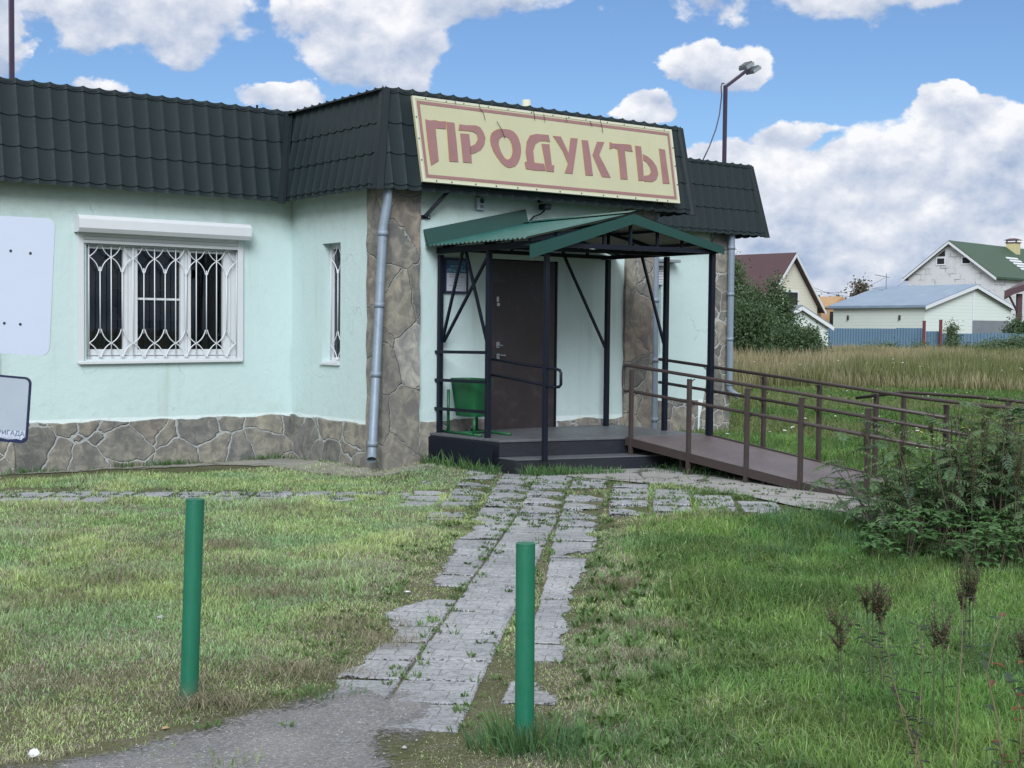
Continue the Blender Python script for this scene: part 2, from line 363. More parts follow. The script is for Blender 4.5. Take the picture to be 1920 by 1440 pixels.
def gravelmat():
    m_, t = mat('worn_asphalt_grit'); v = obc(t); n1 = t.noise(v, 1.6, 6, .6); n2 = t.noise(v, 14, 6, .7)
    vo = t.add('ShaderNodeTexVoronoi', i_Vector=v, i_Scale=120.); sc = t.add('ShaderNodeSeparateColor', i_0=vo.outputs['Color'])
    base = t.mix(t.sstep(n1, .35, .7), (.155, .16, .17), (.25, .25, .25))
    base = t.mix(.38, base, t.ramp(sc.outputs[0], [(0, (.06, .06, .065)), (.5, (.17, .17, .17)), (.86, (.26, .26, .25)), (.97, (.42, .42, .42)), (1, (.55, .55, .54))]))
    base = t.mix(t.math('MULTIPLY', t.sstep(n2, .5, .72), .45), base, (.17, .145, .11))
    fin(t, base, .9, t.math('ADD', t.math('MULTIPLY', vo.outputs[0], 1.2), n2), .6, .012, spec=.3); return m_
M['gravel'] = gravelmat()
def fringe(m_, lo, hi, n1a=.55, n2a=.35):
    # the sheet wears out raggedly towards its rim
    t = NT.__new__(NT); t.t = m_.node_tree; t.n = t.t.nodes; t.l = t.t.links
    out = [n for n in t.n if n.type == 'OUTPUT_MATERIAL'][0]; src = out.inputs[0].links[0].from_socket
    v = obc(t); e = t.add('ShaderNodeSeparateColor', i_0=t.add('ShaderNodeAttribute', attribute_name='edge').outputs['Color']).outputs[0]
    q = t.math('ADD', e, t.math('ADD', t.math('MULTIPLY', t.math('SUBTRACT', t.noise(v, 3.5, 6, .7), .5), n1a), t.math('MULTIPLY', t.math('SUBTRACT', t.noise(v, 60, 3, .7), .5), n2a)))
    mx = t.add('ShaderNodeMixShader', i_0=t.sstep(q, lo, hi)); tr = t.add('ShaderNodeBsdfTransparent'); t.l.new(tr.outputs[0], mx.inputs[1]); t.l.new(src, mx.inputs[2]); t.l.new(mx.outputs[0], out.inputs[0])
fringe(M['gravel'], .06, .20); fringe(M['apron'], .02, .10)
def slabmat():
    m_, t = mat('paving_slab'); tc = t.add('ShaderNodeTexCoord')
    v = t.add('ShaderNodeMapping', i_0=tc.outputs['Object'], i_2=(0, 0, math.atan(.1))).outputs[0]
    br = t.add('ShaderNodeTexBrick', i_Vector=v, i_Scale=1., i_Mortar_Size=.0032, i_Brick_Width=.19, i_Row_Height=.125, i_Mortar_Smooth=.3)
    n1 = t.noise(v, 2.2, 6, .65); n2 = t.noise(v, 38, 6, .75); n3 = t.noise(v, 170, 3, .7)
    cell = t.add('ShaderNodeVectorMath', operation='FLOOR', i_0=t.add('ShaderNodeVectorMath', operation='SCALE', i_0=v, i_3=1/.39).outputs[0]).outputs[0]
    wn = t.add('ShaderNodeTexWhiteNoise', i_Vector=cell).outputs[0]
    base = t.mix(t.math('ADD', t.math('MULTIPLY', t.sstep(n1, .3, .7), .55), t.math('MULTIPLY', wn, .45)), (.215, .225, .24), (.40, .41, .43))
    base = t.mix(t.math('MULTIPLY', t.sstep(n2, .45, .62), .6), base, (.12, .125, .135))
    base = t.mix(t.math('MULTIPLY', t.sstep(n3, .6, .7), .5), base, (.55, .55, .56))
    base = t.mix(t.math('MULTIPLY', br.outputs['Fac'], .62), base, (.11, .105, .095))
    h = t.math('SUBTRACT', t.math('ADD', n2, t.math('MULTIPLY', n3, .6)), t.math('MULTIPLY', br.outputs['Fac'], 1.2))
    fin(t, base, .88, h, .6, .01, spec=.3); return m_
M['slab'] = slabmat(); fringe(M['slab'], -.006, .012, .03, .09)
def groundmat():
    m_, t = mat('meadow_soil'); v = obc(t); n1 = t.noise(v, .55, 6, .6); n2 = t.noise(v, 5, 6, .7); n3 = t.noise(v, 50, 4, .7)
    base = t.mix(t.sstep(n1, .35, .65), (.12, .14, .06), (.18, .17, .10))
    base = t.mix(t.math('MULTIPLY', t.sstep(n2, .45, .7), .75), base, (.22, .20, .155))
    base = t.mix(t.sstep(n3, .3, .8), t.mix(1., base, (.55, .55, .55), 'MULTIPLY'), base)
    fin(t, base, .95, t.math('ADD', n2, n3), .8, .03, spec=.15); return m_
M['ground'] = groundmat()
def foliage(name, trans=.35, rough=.55, gain=1.):
    m_, t = mat(name); at = t.add('ShaderNodeAttribute', attribute_name='tint'); c = at.outputs['Color']
    if gain != 1: c = t.mix(1., c, (gain,)*3, 'MULTIPLY')
    p = t.add('ShaderNodeBsdfPrincipled', i_Base_Color=c); p.inputs['Roughness'].default_value = rough; p.inputs['Specular IOR Level'].default_value = .3
    tr = t.add('ShaderNodeBsdfTranslucent', i_Color=t.mix(1., c, (1.1, 1.25, .6), 'MULTIPLY'))
    mx = t.add('ShaderNodeMixShader'); mx.inputs[0].default_value = trans; t.l.new(p.outputs[0], mx.inputs[1]); t.l.new(tr.outputs[0], mx.inputs[2])
    o = t.add('ShaderNodeOutputMaterial'); t.l.new(mx.outputs[0], o.inputs[0]); return m_
M['grass'] = foliage('grass_blades'); M['leaf'] = foliage('leaves', .3, .5)
M['bark'] = paint('bark', (.10, .085, .06), .9, .3, 20.)
def glassmat():
    m_, t = mat('window_glass')
    fr = t.add('ShaderNodeFresnel'); fr.inputs[0].default_value = 1.5
    gl = t.add('ShaderNodeBsdfGlossy'); gl.inputs['Roughness'].default_value = .02; gl.inputs['Color'].default_value = (.8, .85, .9, 1)
    tr = t.add('ShaderNodeBsdfTransparent'); tr.inputs[0].default_value = (.75, .8, .8, 1)
    mx = t.add('ShaderNodeMixShader', i_0=t.math('MULTIPLY', fr.outputs[0], 1.3)); t.l.new(tr.outputs[0], mx.inputs[1]); t.l.new(gl.outputs[0], mx.inputs[2])
    o = t.add('ShaderNodeOutputMaterial'); t.l.new(mx.outputs[0], o.inputs[0]); return m_
M['glass'] = glassmat()
def platemat(name, c, sc):     # checker plate steel
    m_, t = mat(name); v = obc(t); n1 = t.noise(v, 3, 5, .6)
    w1 = t.add('ShaderNodeTexVoronoi', i_Vector=v, i_Scale=sc)
    base = t.mix(n1, tuple(x*.7 for x in c), tuple(x*1.4 for x in c))
    base = t.mix(t.math('MULTIPLY', t.sstep(t.noise(v, 14, 5, .7), .5, .75), .35), base, tuple(min(1, x*2.6) for x in c))
    fin(t, base, .5, t.math('SUBTRACT', 1., t.sstep(w1.outputs[0], .2, .5)), .3, .003); return m_
M['deck'] = platemat('worn_deck_plate', (.085, .09, .10), 32); M['riser'] = platemat('black_plate', (.010, .012, .018), 60); M['rampdeck'] = platemat('brown_plate', (.105, .082, .085), 30)

# ------------------------------------------------------------------ ground
def build_ground():
    xs = np.unique(np.concatenate([np.linspace(-9, 12, 106), -9-np.geomspace(.5, 500, 26), 12+np.geomspace(.5, 500, 30)]))
    ys = np.unique(np.concatenate([np.linspace(1, 22, 106), 1-np.geomspace(.5, 200, 18), 22+np.geomspace(.5, 900, 40)]))
    X, Y = np.meshgrid(xs, ys, indexing='ij'); Z = gz(X, Y)
    V = np.stack([X, Y, Z], -1).reshape(-1, 3); ny = len(ys)
    i = np.arange((len(xs)-1)*(ny-1)); a = (i//(ny-1))*ny+i % (ny-1)
    F = np.stack([a, a+ny, a+ny+1, a+1], 1)
    tag(np_mesh('ground', V, F, M['ground'], smooth_=True), kind='structure')
build_ground()

PK = .1         # path leans this much per metre
SLABS = []
def slab_list():
    S = .365
    for k in range(24):                      # three columns up to the shop
        y = 5.55+k*.378
        for ci, p0 in enumerate((-1.300, -.925, -.540)):
            j = random.random()
            if ci == 0 and (y < 5.7 or (j < .06 and y > 7)): continue
            if ci == 2 and (y < 5.7 or j < .08): continue
            if ci == 2: p0 += .11*(1-float(smooth(y, 7.5, 11.5)))
            if ci == 0: p0 += .0
            if y > 14.2: continue
            SLABS.append((p0+PK*y, y, S if ci == 1 else S*.98, -math.atan(PK)))
        if y > 10.6:
            if random.random() < .8: SLABS.append((-1.72+PK*y, y, S*.95, -math.atan(PK)))
            if y > 11.6 and random.random() < .5: SLABS.append((-2.12+PK*y, y, S*.95, -math.atan(PK)))
        if y > 11.1 and y < 13.9:
            for q in range(6):
                x = -.12+q*.385
                lim = 13.5-.42*q-.25
                if y < lim or q < 1:
                    if random.random() < .9: SLABS.append((x+PK*y, y-.035*q, S*.97, -math.atan(PK)))
    for r in range(2):                       # strip towards the left, along the front
        for q in range(-3, 16):
            x = -1.95-q*.385; y = 12.62+r*.42+.035*q*-1
            if random.random() < .93: SLABS.append((x, y, S*.97, .06))
slab_list()
def cover(x, y, dist):   # > 0 where a slab still shows: dist is the way in from its rim
    x = np.asarray(x, float); y = np.asarray(y, float); p = x-PK*y
    mid = smooth(np.abs(p+.86), .62, .12)
    q = dist-.004-.045*np.clip(vn3(x, y, 7., 2)-.35, 0, 1)*(1-.7*mid)+.012
    blob = (.645+.25*mid-vn2(x+3, y, 2.1, 4))*.45
    q = np.minimum(q, blob)
    lo = -1.44+.22*np.clip(vn1(x*0+2, y, 1.9, 4)-.32, 0, 1)+.10*(vn2(x, y, 6., 2)-.5); hi = -.36-.2*np.clip(vn1(x*0+9, y, 1.7, 4)-.36, 0, 1)+.10*(vn2(x+7, y, 6., 2)-.5)
    near = y < 11.3
    return np.where(near & (x > -2.2), np.minimum(q, np.minimum(p-lo, hi-p)), q)
def in_slab(x, y):
    best = np.full(len(x), -1.)
    for (cx, cy, s_, an) in SLABS:
        dx = x-cx; dy = y-cy; c, s2 = math.cos(an), math.sin(an)
        best = np.maximum(best, s_/2-np.maximum(np.abs(dx*c+dy*s2), np.abs(-dx*s2+dy*c)))
    return (best > -.5) & (cover(x, y, best) > .008*rng.normal(size=len(x)))
def build_slabs():
    mb = MB(); ED = []
    for (cx, cy, s_, an) in SLABS:
        c, s2 = math.cos(an+random.uniform(-.02, .02)), math.sin(an+random.uniform(-.02, .02)); h = s_/2; b = .008
        tx, ty = random.gauss(0, .008), random.gauss(0, .008); z0 = gzf(cx, cy)+.007+random.uniform(-.003, .004)
        def pt(u, v, z): return (cx+u*c-v*s2, cy+u*s2+v*c, z0+z+u*tx+v*ty)
        i = len(mb.v); n = 14
        us = [-h, -h+b]+[(-h+b)+(2*h-2*b)*q/(n-2) for q in range(1, n-2)]+[h-b, h]
        us = sorted(set(round(q, 5) for q in us)); n = len(us)
        for u in us:
            for v in us: mb.v.append(pt(u, v, .003 if max(abs(u), abs(v)) < h-.001 else -.004)); ED.append((u, v, h))
        for a_ in range(n-1):
            for c_ in range(n-1): mb.f.append((i+a_*n+c_, i+(a_+1)*n+c_, i+(a_+1)*n+c_+1, i+a_*n+c_+1))
        j = len(mb.v)
        for (u, v) in ((-1, -1), (1, -1), (1, 1), (-1, 1)):
            mb.v.append(pt(u*h, v*h, -.004)); ED.append((u*h, v*h, h)); mb.v.append(pt(u*h, v*h, -.05)); ED.append((u*h, v*h, h))
        for q in range(4): mb.f.append((j+2*q+1, j+(2*q+3) % 8, j+(2*q+2) % 8, j+2*q))
    o = mb.build('paved_path', M['slab']); me = o.data; V = np.array(mb.v); E_ = np.array(ED)
    q = cover(V[:, 0], V[:, 1], E_[:, 2]-np.maximum(np.abs(E_[:, 0]), np.abs(E_[:, 1])))
    at = me.color_attributes.new('edge', 'FLOAT_COLOR', 'POINT'); at.data.foreach_set('color', np.repeat(q[:, None], 4, 1).astype(np.float32).ravel())
    tag(o, kind='structure')
build_slabs()
def sheet(name, pts, m_, dz, jag=0., seed=3):
    """flat irregular sheet following the ground; pts world xy polygon"""
    r = random.Random(seed); P = []
    n = len(pts)
    for k in range(n):
        a, b = np.array(pts[k][:2]), np.array(pts[(k+1) % n][:2]); L = np.linalg.norm(b-a); q = max(1, int(L/.12)) if jag else max(1, int(L/.4))
        for j in range(q):
            p = a+(b-a)*j/q; P.append((p[0]+r.uniform(-jag, jag), p[1]+r.uniform(-jag, jag)))
    import bmesh
    bm = bmesh.new(); vs = [bm.verts.new((x, y, 0)) for x, y in P]; bm.faces.new(vs)
    bmesh.ops.triangulate(bm, faces=bm.faces[:])
    for _ in range(7):
        es = [e for e in bm.edges if e.calc_length() > (.16 if jag >= .04 else .35)]
        if not es: break
        bmesh.ops.subdivide_edges(bm, edges=es, cuts=1); bmesh.ops.triangulate(bm, faces=[f for f in bm.faces if len(f.verts) > 3])
    for v in bm.verts: v.co.z = gzf(v.co.x, v.co.y)+dz
    bmesh.ops.recalc_face_normals(bm, faces=bm.faces[:])
    me = bpy.data.meshes.new(name); bm.to_mesh(me); bm.free(); me.materials.append(m_)
    co = np.array([v.co[:2] for v in me.vertices]); dmin = np.full(len(co), 9.)
    for k in range(n):
        a, b = np.array(pts[k][:2]), np.array(pts[(k+1) % n][:2]); e = b-a; t_ = np.clip(((co-a)@e)/(e@e), 0, 1); dmin = np.minimum(dmin, np.linalg.norm(co-a-t_[:, None]*e, axis=1))
    at = me.color_attributes.new('edge', 'FLOAT_COLOR', 'POINT'); at.data.foreach_set('color', np.repeat(dmin[:, None], 4, 1).astype(np.float32).ravel())
    o = bpy.data.objects.new(name, me); COL.objects.link(o); return tag(o, kind='structure'), P
GRAV = [(-8, 1.0), (-8, 4.1), (-3.2, 4.4)]+[tuple(G(*q)[:2]) for q in [(60, 1425), (200, 1392), (400, 1345), (560, 1308), (640, 1282), (840, 1295), (850, 1345), (790, 1385), (775, 1440)]]+[(-.4, 4.0), (-.3, 1.0)]
_, GRAVP = sheet('gravel_track', GRAV, M['gravel'], .008, .05)
PAV = [tuple(G(*q, .07)[:2]) for q in [(1085, 888), (1205, 874), (1300, 886), (1400, 901), (1505, 915), (1640, 938), (1690, 955), (1665, 985), (1520, 962), (1400, 938), (1270, 920), (1150, 908), (1060, 902)]]
_, PAVP = sheet('pavement', PAV, M['concrete'], .016, .012)
APR = [tuple(W(*q)[:2]) for q in [(.75, -.02), (.75, .42), (.1, .5), (-.35, .42), (-.62, -.3), (-.75, -1.4), (-1.2, -1.75), (-2.3, -1.95), (-4.2, -2.0), (-4.2, -2.4), (0, -2.4), (0, 0)]]
_, APRP = sheet('concrete_apron', APR, M['apron'], .010, .04)
def in_poly(x, y, P):
    ins = np.zeros(len(x), bool); n = len(P)
    for k in range(n):
        x0, y0 = P[k]; x1, y1 = P[(k+1) % n]
        c = ((y0 > y) != (y1 > y)); xi = (x1-x0)*(y-y0)/(y1-y0+1e-12)+x0
        ins ^= c & (x < xi)
    return ins

# ------------------------------------------------------------------ the shop
EZ = 3.19; TZ = 4.33; LB = -2.22; LA = -4.0; RA = 4.05; RE = 7.7; RB = -2.15
shop = thing('shop_building', W(0, 0), 'pale mint plastered single-storey shop with dark tiled mansard roof and crazy stone plinth', 'shop')
def wall_a(mb, a0, a1, z0, z1, b, holes, dep):     # wall facing out along +b
    as_ = sorted({a0, a1, *[h[0] for h in holes], *[h[1] for h in holes]}); zs = sorted({z0, z1, *[h[2] for h in holes], *[h[3] for h in holes]})
    for i in range(len(as_)-1):
        for j in range(len(zs)-1):
            ca, cz = (as_[i]+as_[i+1])/2, (zs[j]+zs[j+1])/2
            if any(h[0] < ca < h[1] and h[2] < cz < h[3] for h in holes): continue
            mb.face([(as_[i], b, zs[j]), (as_[i+1], b, zs[j]), (as_[i+1], b, zs[j+1]), (as_[i], b, zs[j+1])])
    for (h0, h1, k0, k1) in holes:
        mb.face([(h0, b, k0), (h0, b, k1), (h0, b-dep, k1), (h0, b-dep, k0)]); mb.face([(h1, b, k1), (h1, b, k0), (h1, b-dep, k0), (h1, b-dep, k1)])
        mb.face([(h0, b, k1), (h1, b, k1), (h1, b-dep, k1), (h0, b-dep, k1)]); mb.face([(h1, b, k0), (h0, b, k0), (h0, b-dep, k0), (h1, b-dep, k0)])
def wall_b(mb, b0, b1, z0, z1, a, holes, dep, sgn):   # wall facing along a (sgn -1: towards -a)
    bs = sorted({b0, b1, *[h[0] for h in holes], *[h[1] for h in holes]}); zs = sorted({z0, z1, *[h[2] for h in holes], *[h[3] for h in holes]})
    for i in range(len(bs)-1):
        for j in range(len(zs)-1):
            cb, cz = (bs[i]+bs[i+1])/2, (zs[j]+zs[j+1])/2
            if any(h[0] < cb < h[1] and h[2] < cz < h[3] for h in holes): continue
            mb.face([(a, bs[i], zs[j]), (a, bs[i+1], zs[j]), (a, bs[i+1], zs[j+1]), (a, bs[i], zs[j+1])])
    for (h0, h1, k0, k1) in holes:
        d = -sgn*dep
        mb.face([(a, h0, k0), (a, h0, k1), (a+d, h0, k1), (a+d, h0, k0)]); mb.face([(a, h1, k1), (a, h1, k0), (a+d, h1, k0), (a+d, h1, k1)])
        mb.face([(a, h0, k1), (a, h1, k1), (a+d, h1, k1), (a+d, h0, k1)]); mb.face([(a, h1, k0), (a, h0, k0), (a+d, h0, k0), (a+d, h1, k0)])
WL = (-2.60, -.70, 1.26, 2.63)        # big window opening (a0,a1,z0,z1)
WS = (-1.43, -.99, 1.235, 2.66)       # narrow side window (b0,b1,..)
WR = (4.9, 6.25, 1.27, 2.66)
DR = (1.47, 2.46, .40, 2.49)
def walls():
    mb = MB('S'); Z0, Z1 = -.3, 3.35
    wall_a(mb, LA, 0, Z0, Z1, LB, [WL], .14)
    wall_b(mb, LB, 0, Z0, Z1, 0, [WS], .16, -1)
    wall_a(mb, 0, RA, Z0, Z1, 0, [DR], .10)
    wall_b(mb, RB, 0, Z0, Z1, RA, [], .1, 1)
    wall_a(mb, RA, RE, Z0, Z1, RB, [WR], .14)
    wall_b(mb, -9, RB, Z0, Z1, RE, [], .1, 1); wall_b(mb, -9, LB, Z0, Z1, LA, [], .1, -1)
    mb.face([(LA, -9, Z0), (RE, -9, Z0), (RE, -9, Z1), (LA, -9, Z1)])
    mb.build('wall', M['plaster'], shop)
    fl = MB('S')      # flat roof behind the mansard, and its inner upstand
    fl.prism([(LA, -9), (RE, -9), (RE, RB), (RA, RB), (RA, 0), (0, 0), (0, LB), (LA, LB)], 3.35, 3.5)
    fl.build('roof_slab', M['tiletrim'], shop)
    pl = MB('S')
    def ragged(p, q, z0, z1, out, seed):
        r = random.Random(seed); p = np.array(p); q = np.array(q); L = np.linalg.norm(q-p); n = max(2, int(L/.07))
        zz = z1; prev = None
        for k in range(n+1):
            zz = z1+.012*math.sin(k*.6+seed)+r.uniform(-.008, .008); c = p+(q-p)*k/n
            if prev is not None:
                c0, y0 = prev; o = np.array(out)
                pl.face([(*c0+o, z0), (*c+o, z0), (*c+o, zz), (*c0+o, y0)]); pl.face([(*c0+o, y0), (*c+o, zz), (*c, zz+.008), (*c0, y0+.008)])
            prev = (c, zz)
    ragged((LA, LB), (0, LB), -.3, .54, (0, .035), 1); ragged((0, LB+.03), (0, -.28), -.3, .54, (-.035, 0), 2)
    ragged((.44, 0), (1.42, 0), -.3, .58, (0, .035), 3); ragged((2.5, 0), (3.6, 0), -.3, .53, (0, .035), 4)
    ragged((RA, RB), (7.05, RB), -.3, .58, (0, .035), 5)
    ragged((LA, LB-.35), (LA, -9), -.3, .54, (-.035, 0), 6); ragged((RE, RB-.35), (RE, -9), -.3, .54, (.035, 0), 7)
    pl.build('plinth', M['stone'], shop)
    for i, (a0, a1, b0, b1) in enumerate([(-.04, .45, -.32, .045), (3.58, RA+.004, -.3, .045), (7.3, RE+.04, RB-.3, RB+.05), (LA-.04, LA+.4, LB-.3, LB+.05)]):
        pm = MB('S'); n = 26
        r = random.Random(i)       # stone edges step in and out a little
        hs = np.linspace(-.3, 3.34, n)
        prevv = None
        for k in range(n):
            z = hs[k]; fl_ = .32*max(0, (1.5-z)/1.2)**2*.55 if (i >= 2 and z > .2) else (.18*1 if i >= 2 else 0)
            j = r.uniform(-.01, .01); j2 = r.uniform(-.01, .01)
            x0 = a0+(j if i != 2 else -min(fl_, .32)+j); x1 = a1+(0 if i != 3 else min(fl_, .32))+(j2 if i != 1 else 0)
            ring = [(x0, b0+j2, z), (x0, b1, z), (x1, b1, z), (x1, b0+j2, z)]
            if prevv:
                for q in range(4): pm.face([prevv[q], prevv[(q+1) % 4], ring[(q+1) % 4], ring[q]])
            prevv = ring
        pm.build('pilaster', M['stone_tall'] if i < 2 else M['stone_small'], shop)
    # shop room seen dimly through the panes
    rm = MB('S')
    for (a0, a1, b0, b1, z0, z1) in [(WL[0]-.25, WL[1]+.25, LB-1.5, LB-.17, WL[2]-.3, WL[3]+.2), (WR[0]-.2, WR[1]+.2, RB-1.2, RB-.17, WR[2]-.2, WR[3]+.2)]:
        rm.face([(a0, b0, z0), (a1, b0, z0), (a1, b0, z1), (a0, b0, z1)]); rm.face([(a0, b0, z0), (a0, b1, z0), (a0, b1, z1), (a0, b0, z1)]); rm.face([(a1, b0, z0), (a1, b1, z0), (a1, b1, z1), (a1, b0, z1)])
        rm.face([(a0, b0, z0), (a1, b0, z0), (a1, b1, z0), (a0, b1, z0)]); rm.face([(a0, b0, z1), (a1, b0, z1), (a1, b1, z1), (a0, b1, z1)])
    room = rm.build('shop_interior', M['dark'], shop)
    cu_ = MB('S')
    for (a0, a1) in ((-2.5, -2.2), (-1.05, -.85), (-1.55, -1.45)):
        n = 22
        for k in range(n):
            x = a0+(a1-a0)*k/n; x2 = a0+(a1-a0)*(k+1)/n
            cu_.face([(x, LB-.32+.02*math.sin(k*1.7), 1.1), (x2, LB-.32+.02*math.sin((k+1)*1.7), 1.1), (x2, LB-.32+.02*math.sin((k+1)*1.7), 2.7), (x, LB-.32+.02*math.sin(k*1.7), 2.7)])
    cu_.build('curtain', M['curtain'], room)
    sh = MB('S'); r = random.Random(4)
    for z in (1.35, 1.72, 2.1):
        sh.box(-2.1, -.9, LB-1.25, LB-1., z, z+.02)
        x = -2.05
        while x < -1:
            w_ = r.uniform(.06, .12); sh.box(x, x+w_, LB-1.2, LB-1.05, z+.021, z+.021+r.uniform(.12, .28)); x += w_+r.uniform(.01, .05)
    sh.build('goods_shelf', M['shelf'], room)
walls()

def tiles(name, P0, u, L, tilt_dir, over_bot, top_in, l0, l1, rows_from=.05):
    """metal tile slope. P0: eave start (a,b); u: unit dir along eave; L length at eave; tilt_dir: unit dir inwards; l0,l1: how much the ends draw in at the top"""
    P0 = np.array(P0); u = np.array(u); t_ = np.array(tilt_dir)
    H = TZ-EZ; S = math.hypot(H, top_in); per = .185; step = .35
    ncol = int(L/per*12)+1
    sa, sb = min(0, l0), L-min(0, l1); ncol = int((sb-sa)/per*12)+1; ss = np.linspace(sa, sb, ncol+1)
    ph = (ss/per) % 1.0
    prof = .017*(1-np.abs(np.sin(np.pi*ph))**.6)          # scalloped pans with narrow rolls
    lines = [0.]; d = rows_from; segs = []
    tt = []
    t0 = 0.
    cur = rows_from
    tt.append((0., .0)); tt.append((cur-.001, .001))
    while cur < S:
        e = min(cur+step, S)
        fr_ = (e-cur)/step
        tt.append((cur, .0125)); tt.append((cur+.008, .013)); tt.append(((cur+e)/2, .013-.0055*fr_)); tt.append((e-.001, .013-.012*fr_)); cur = e
    nout = np.array([-t_[0]*H/S, -t_[1]*H/S, top_in/S])
    V = []; 
    for (t, off) in tt:
        f = t/S
        s2 = np.clip(ss, l0*f, L-l1*f)
        base = P0[None, :]+u[None, :]*s2[:, None]+t_[None, :]*(top_in*f)
        z = EZ+H*f
        dsp = prof+off
        # the cut edge of every course is curved: it hangs lower under the pans
        zz = z+1.1*(prof-.007) if (off >= .0124 or f < .001) and f < .99 else (z+(prof-.006)*1.2 if f > .99 else np.full(len(ss), z))
        V.append(np.stack([base[:, 0]+nout[0]*dsp, base[:, 1]+nout[1]*dsp, zz+nout[2]*dsp], 1))
    V = np.array(V); nr, nc = V.shape[:2]; V = V.reshape(-1, 3)
    Wd = ORG[None, :]+V[:, :1]*cu[None, :]+V[:, 1:2]*cn[None, :]+np.stack([0*V[:, 2], 0*V[:, 2], V[:, 2]], 1)
    i = np.arange((nr-1)*(nc-1)); a = (i//(nc-1))*nc+i % (nc-1)
    F = np.stack([a, a+1, a+nc+1, a+nc], 1)
    o = np_mesh(name, Wd, F, M['tile'], shop, smooth_=False)
    return o
OB = .25; TI = .20
def roof():
    eL, eF, eR = LB+OB, OB, RB+OB
    kl, kr = -.24, RA+.5       # eave corners of the front block
    tiles('roof_panel', (LA-.5, eL), (1, 0), kl-(LA-.5), (0, -1), 0, TI, TI, -TI)
    tiles('roof_panel', (kl, eL), (0, 1), eF-eL, (1, 0), 0, TI, -TI, TI)
    tiles('roof_panel', (kl, eF), (1, 0), kr-kl, (0, -1), 0, TI, TI, .08)
    tiles('roof_panel', (kr, eF), (0, -1), eF-eR, (-1, 0), 0, .08, TI, -TI)
    kre = RE+.62
    tiles('roof_panel', (kr, eR), (1, 0), kre-kr, (0, -1), 0, TI, -.08, TI)
    tiles('roof_panel', (kre, eR), (0, -1), 5, (-1, 0), 0, TI, TI, 0)
    tiles('roof_panel', (LA-.5, eL), (0, -1), 6, (1, 0), 0, TI, TI, 0)
    # corner flashings
    def strip(p0, p1, d1, d2, w=.085, lift=.05):
        mb = MB('S'); p0 = np.array(p0); p1 = np.array(p1); d1 = np.array(d1); d2 = np.array(d2); o = np.array([*(-(d1[:2]+d2[:2])), 0])
        n = np.linalg.norm(o); o = o/n*lift if n > 0 else o
        mb.face([p0+o+d1*w, p0+o, p1+o, p1+o+d1*w]); mb.face([p0+o, p0+o+d2*w, p1+o+d2*w, p1+o])
        mb.face([p0+o+d1*w, p0+o+d1*w-o*1.0, p1+o+d1*w-o*1.0, p1+o+d1*w]); mb.face([p0+o+d2*w, p0+d2*w, p1+d2*w, p1+o+d2*w])
        ob = mb.build('corner_flashing', M['tiletrim'], shop); sdm = ob.modifiers.new('thick', 'SOLIDIFY'); sdm.thickness = .004
    x = np.array([1., 0, 0]); y = np.array([0, 1., 0])
    strip((kl, eF, EZ-.02), (kl+TI, eF-TI, TZ-.015), x, -y)
    strip((kr, eF, EZ-.02), (kr-.08, eF-TI, TZ-.015), -x, -y, .05)
    strip((LA-.5, eL, EZ-.02), (LA-.5+TI, eL-TI, TZ-.015), x, -y)
    strip((kre, eR, EZ-.02), (kre-TI, eR-TI, TZ-.015), -x, -y, .06)
    v = MB('S'); w = .1      # valley cover, laid over the inside corner
    A_ = [(kl-w, eL+.036), (kl-.036, eL+.036), (kl-.036, eL+w)]
    for p, q in zip(A_[:-1], A_[1:]):
        v.face([(*p, EZ-.03), (*q, EZ-.03), (q[0]+TI, q[1]-TI, TZ-.005), (p[0]+TI, p[1]-TI, TZ-.005)])
    ob = v.build('valley_flashing', M['tiletrim'], shop); ob.modifiers.new('thick', 'SOLIDIFY').thickness = .006
    # coping along the top and boarding behind
    c = MB('S')
    top = [(LA-.5, eL-TI), (kl+TI, eL-TI), (kl+TI, eF-TI), (kr-.08, eF-TI), (kr-.08, eR-TI), (kre-TI, eR-TI), (kre-TI, eR-5)]
    for p, q in zip(top[:-1], top[1:]):
        p = np.array(p); q = np.array(q); d = (q-p)/np.linalg.norm(q-p); nn = np.array([d[1], -d[0]])
        nn = -nn if False else nn
        pass
    for p, q in zip(top[:-1], top[1:]): c.bar((*(p-nn*-.05), TZ-.035), (*(q-nn*-.05), TZ-.035), .05, .018)
    c.build('roof_coping', M['tiletrim'], shop)
    b = MB('S')
    for p, q in zip(top[:-1], top[1:]):
        p = np.array(p); q = np.array(q); d = (q-p)/np.linalg.norm(q-p); nn = np.array([-d[1], d[0]])*-.09
        b.face([(*(p+nn*-1*-1), 3.4), (*(q+nn*-1*-1), 3.4), (*(q+nn*-1*-1), TZ-.12), (*(p+nn*-1*-1), TZ-.12)])
    b.build('roof_boarding', M['dark'], shop)
    s = MB('S')
    s.face([(LA-.45, eL-.03, EZ+.05), (kl+.02, eL-.03, EZ+.05), (kl+.02, eL-.6, EZ+.05), (LA-.45, eL-.6, EZ+.05)])
    s.face([(kl+.03, eL-.03, EZ+.052), (kl+.03, eF-.03, EZ+.052), (.02, eF-.03, EZ+.052), (.02, eL-.03, EZ+.052)])
    s.face([(.02, eF-.03, EZ+.054), (kr-.03, eF-.03, EZ+.054), (kr-.03, -.02, EZ+.054), (.02, -.02, EZ+.054)])
    s.face([(RA-.02, -.02, EZ+.056), (kr-.03, -.02, EZ+.056), (kr-.03, RB+.02, EZ+.056), (RA-.02, RB+.02, EZ+.056)])
    s.face([(RA, RB-.02, EZ+.058), (kre-.03, RB-.02, EZ+.058), (kre-.03, eR-.03, EZ+.058), (RA, eR-.03, EZ+.058)])
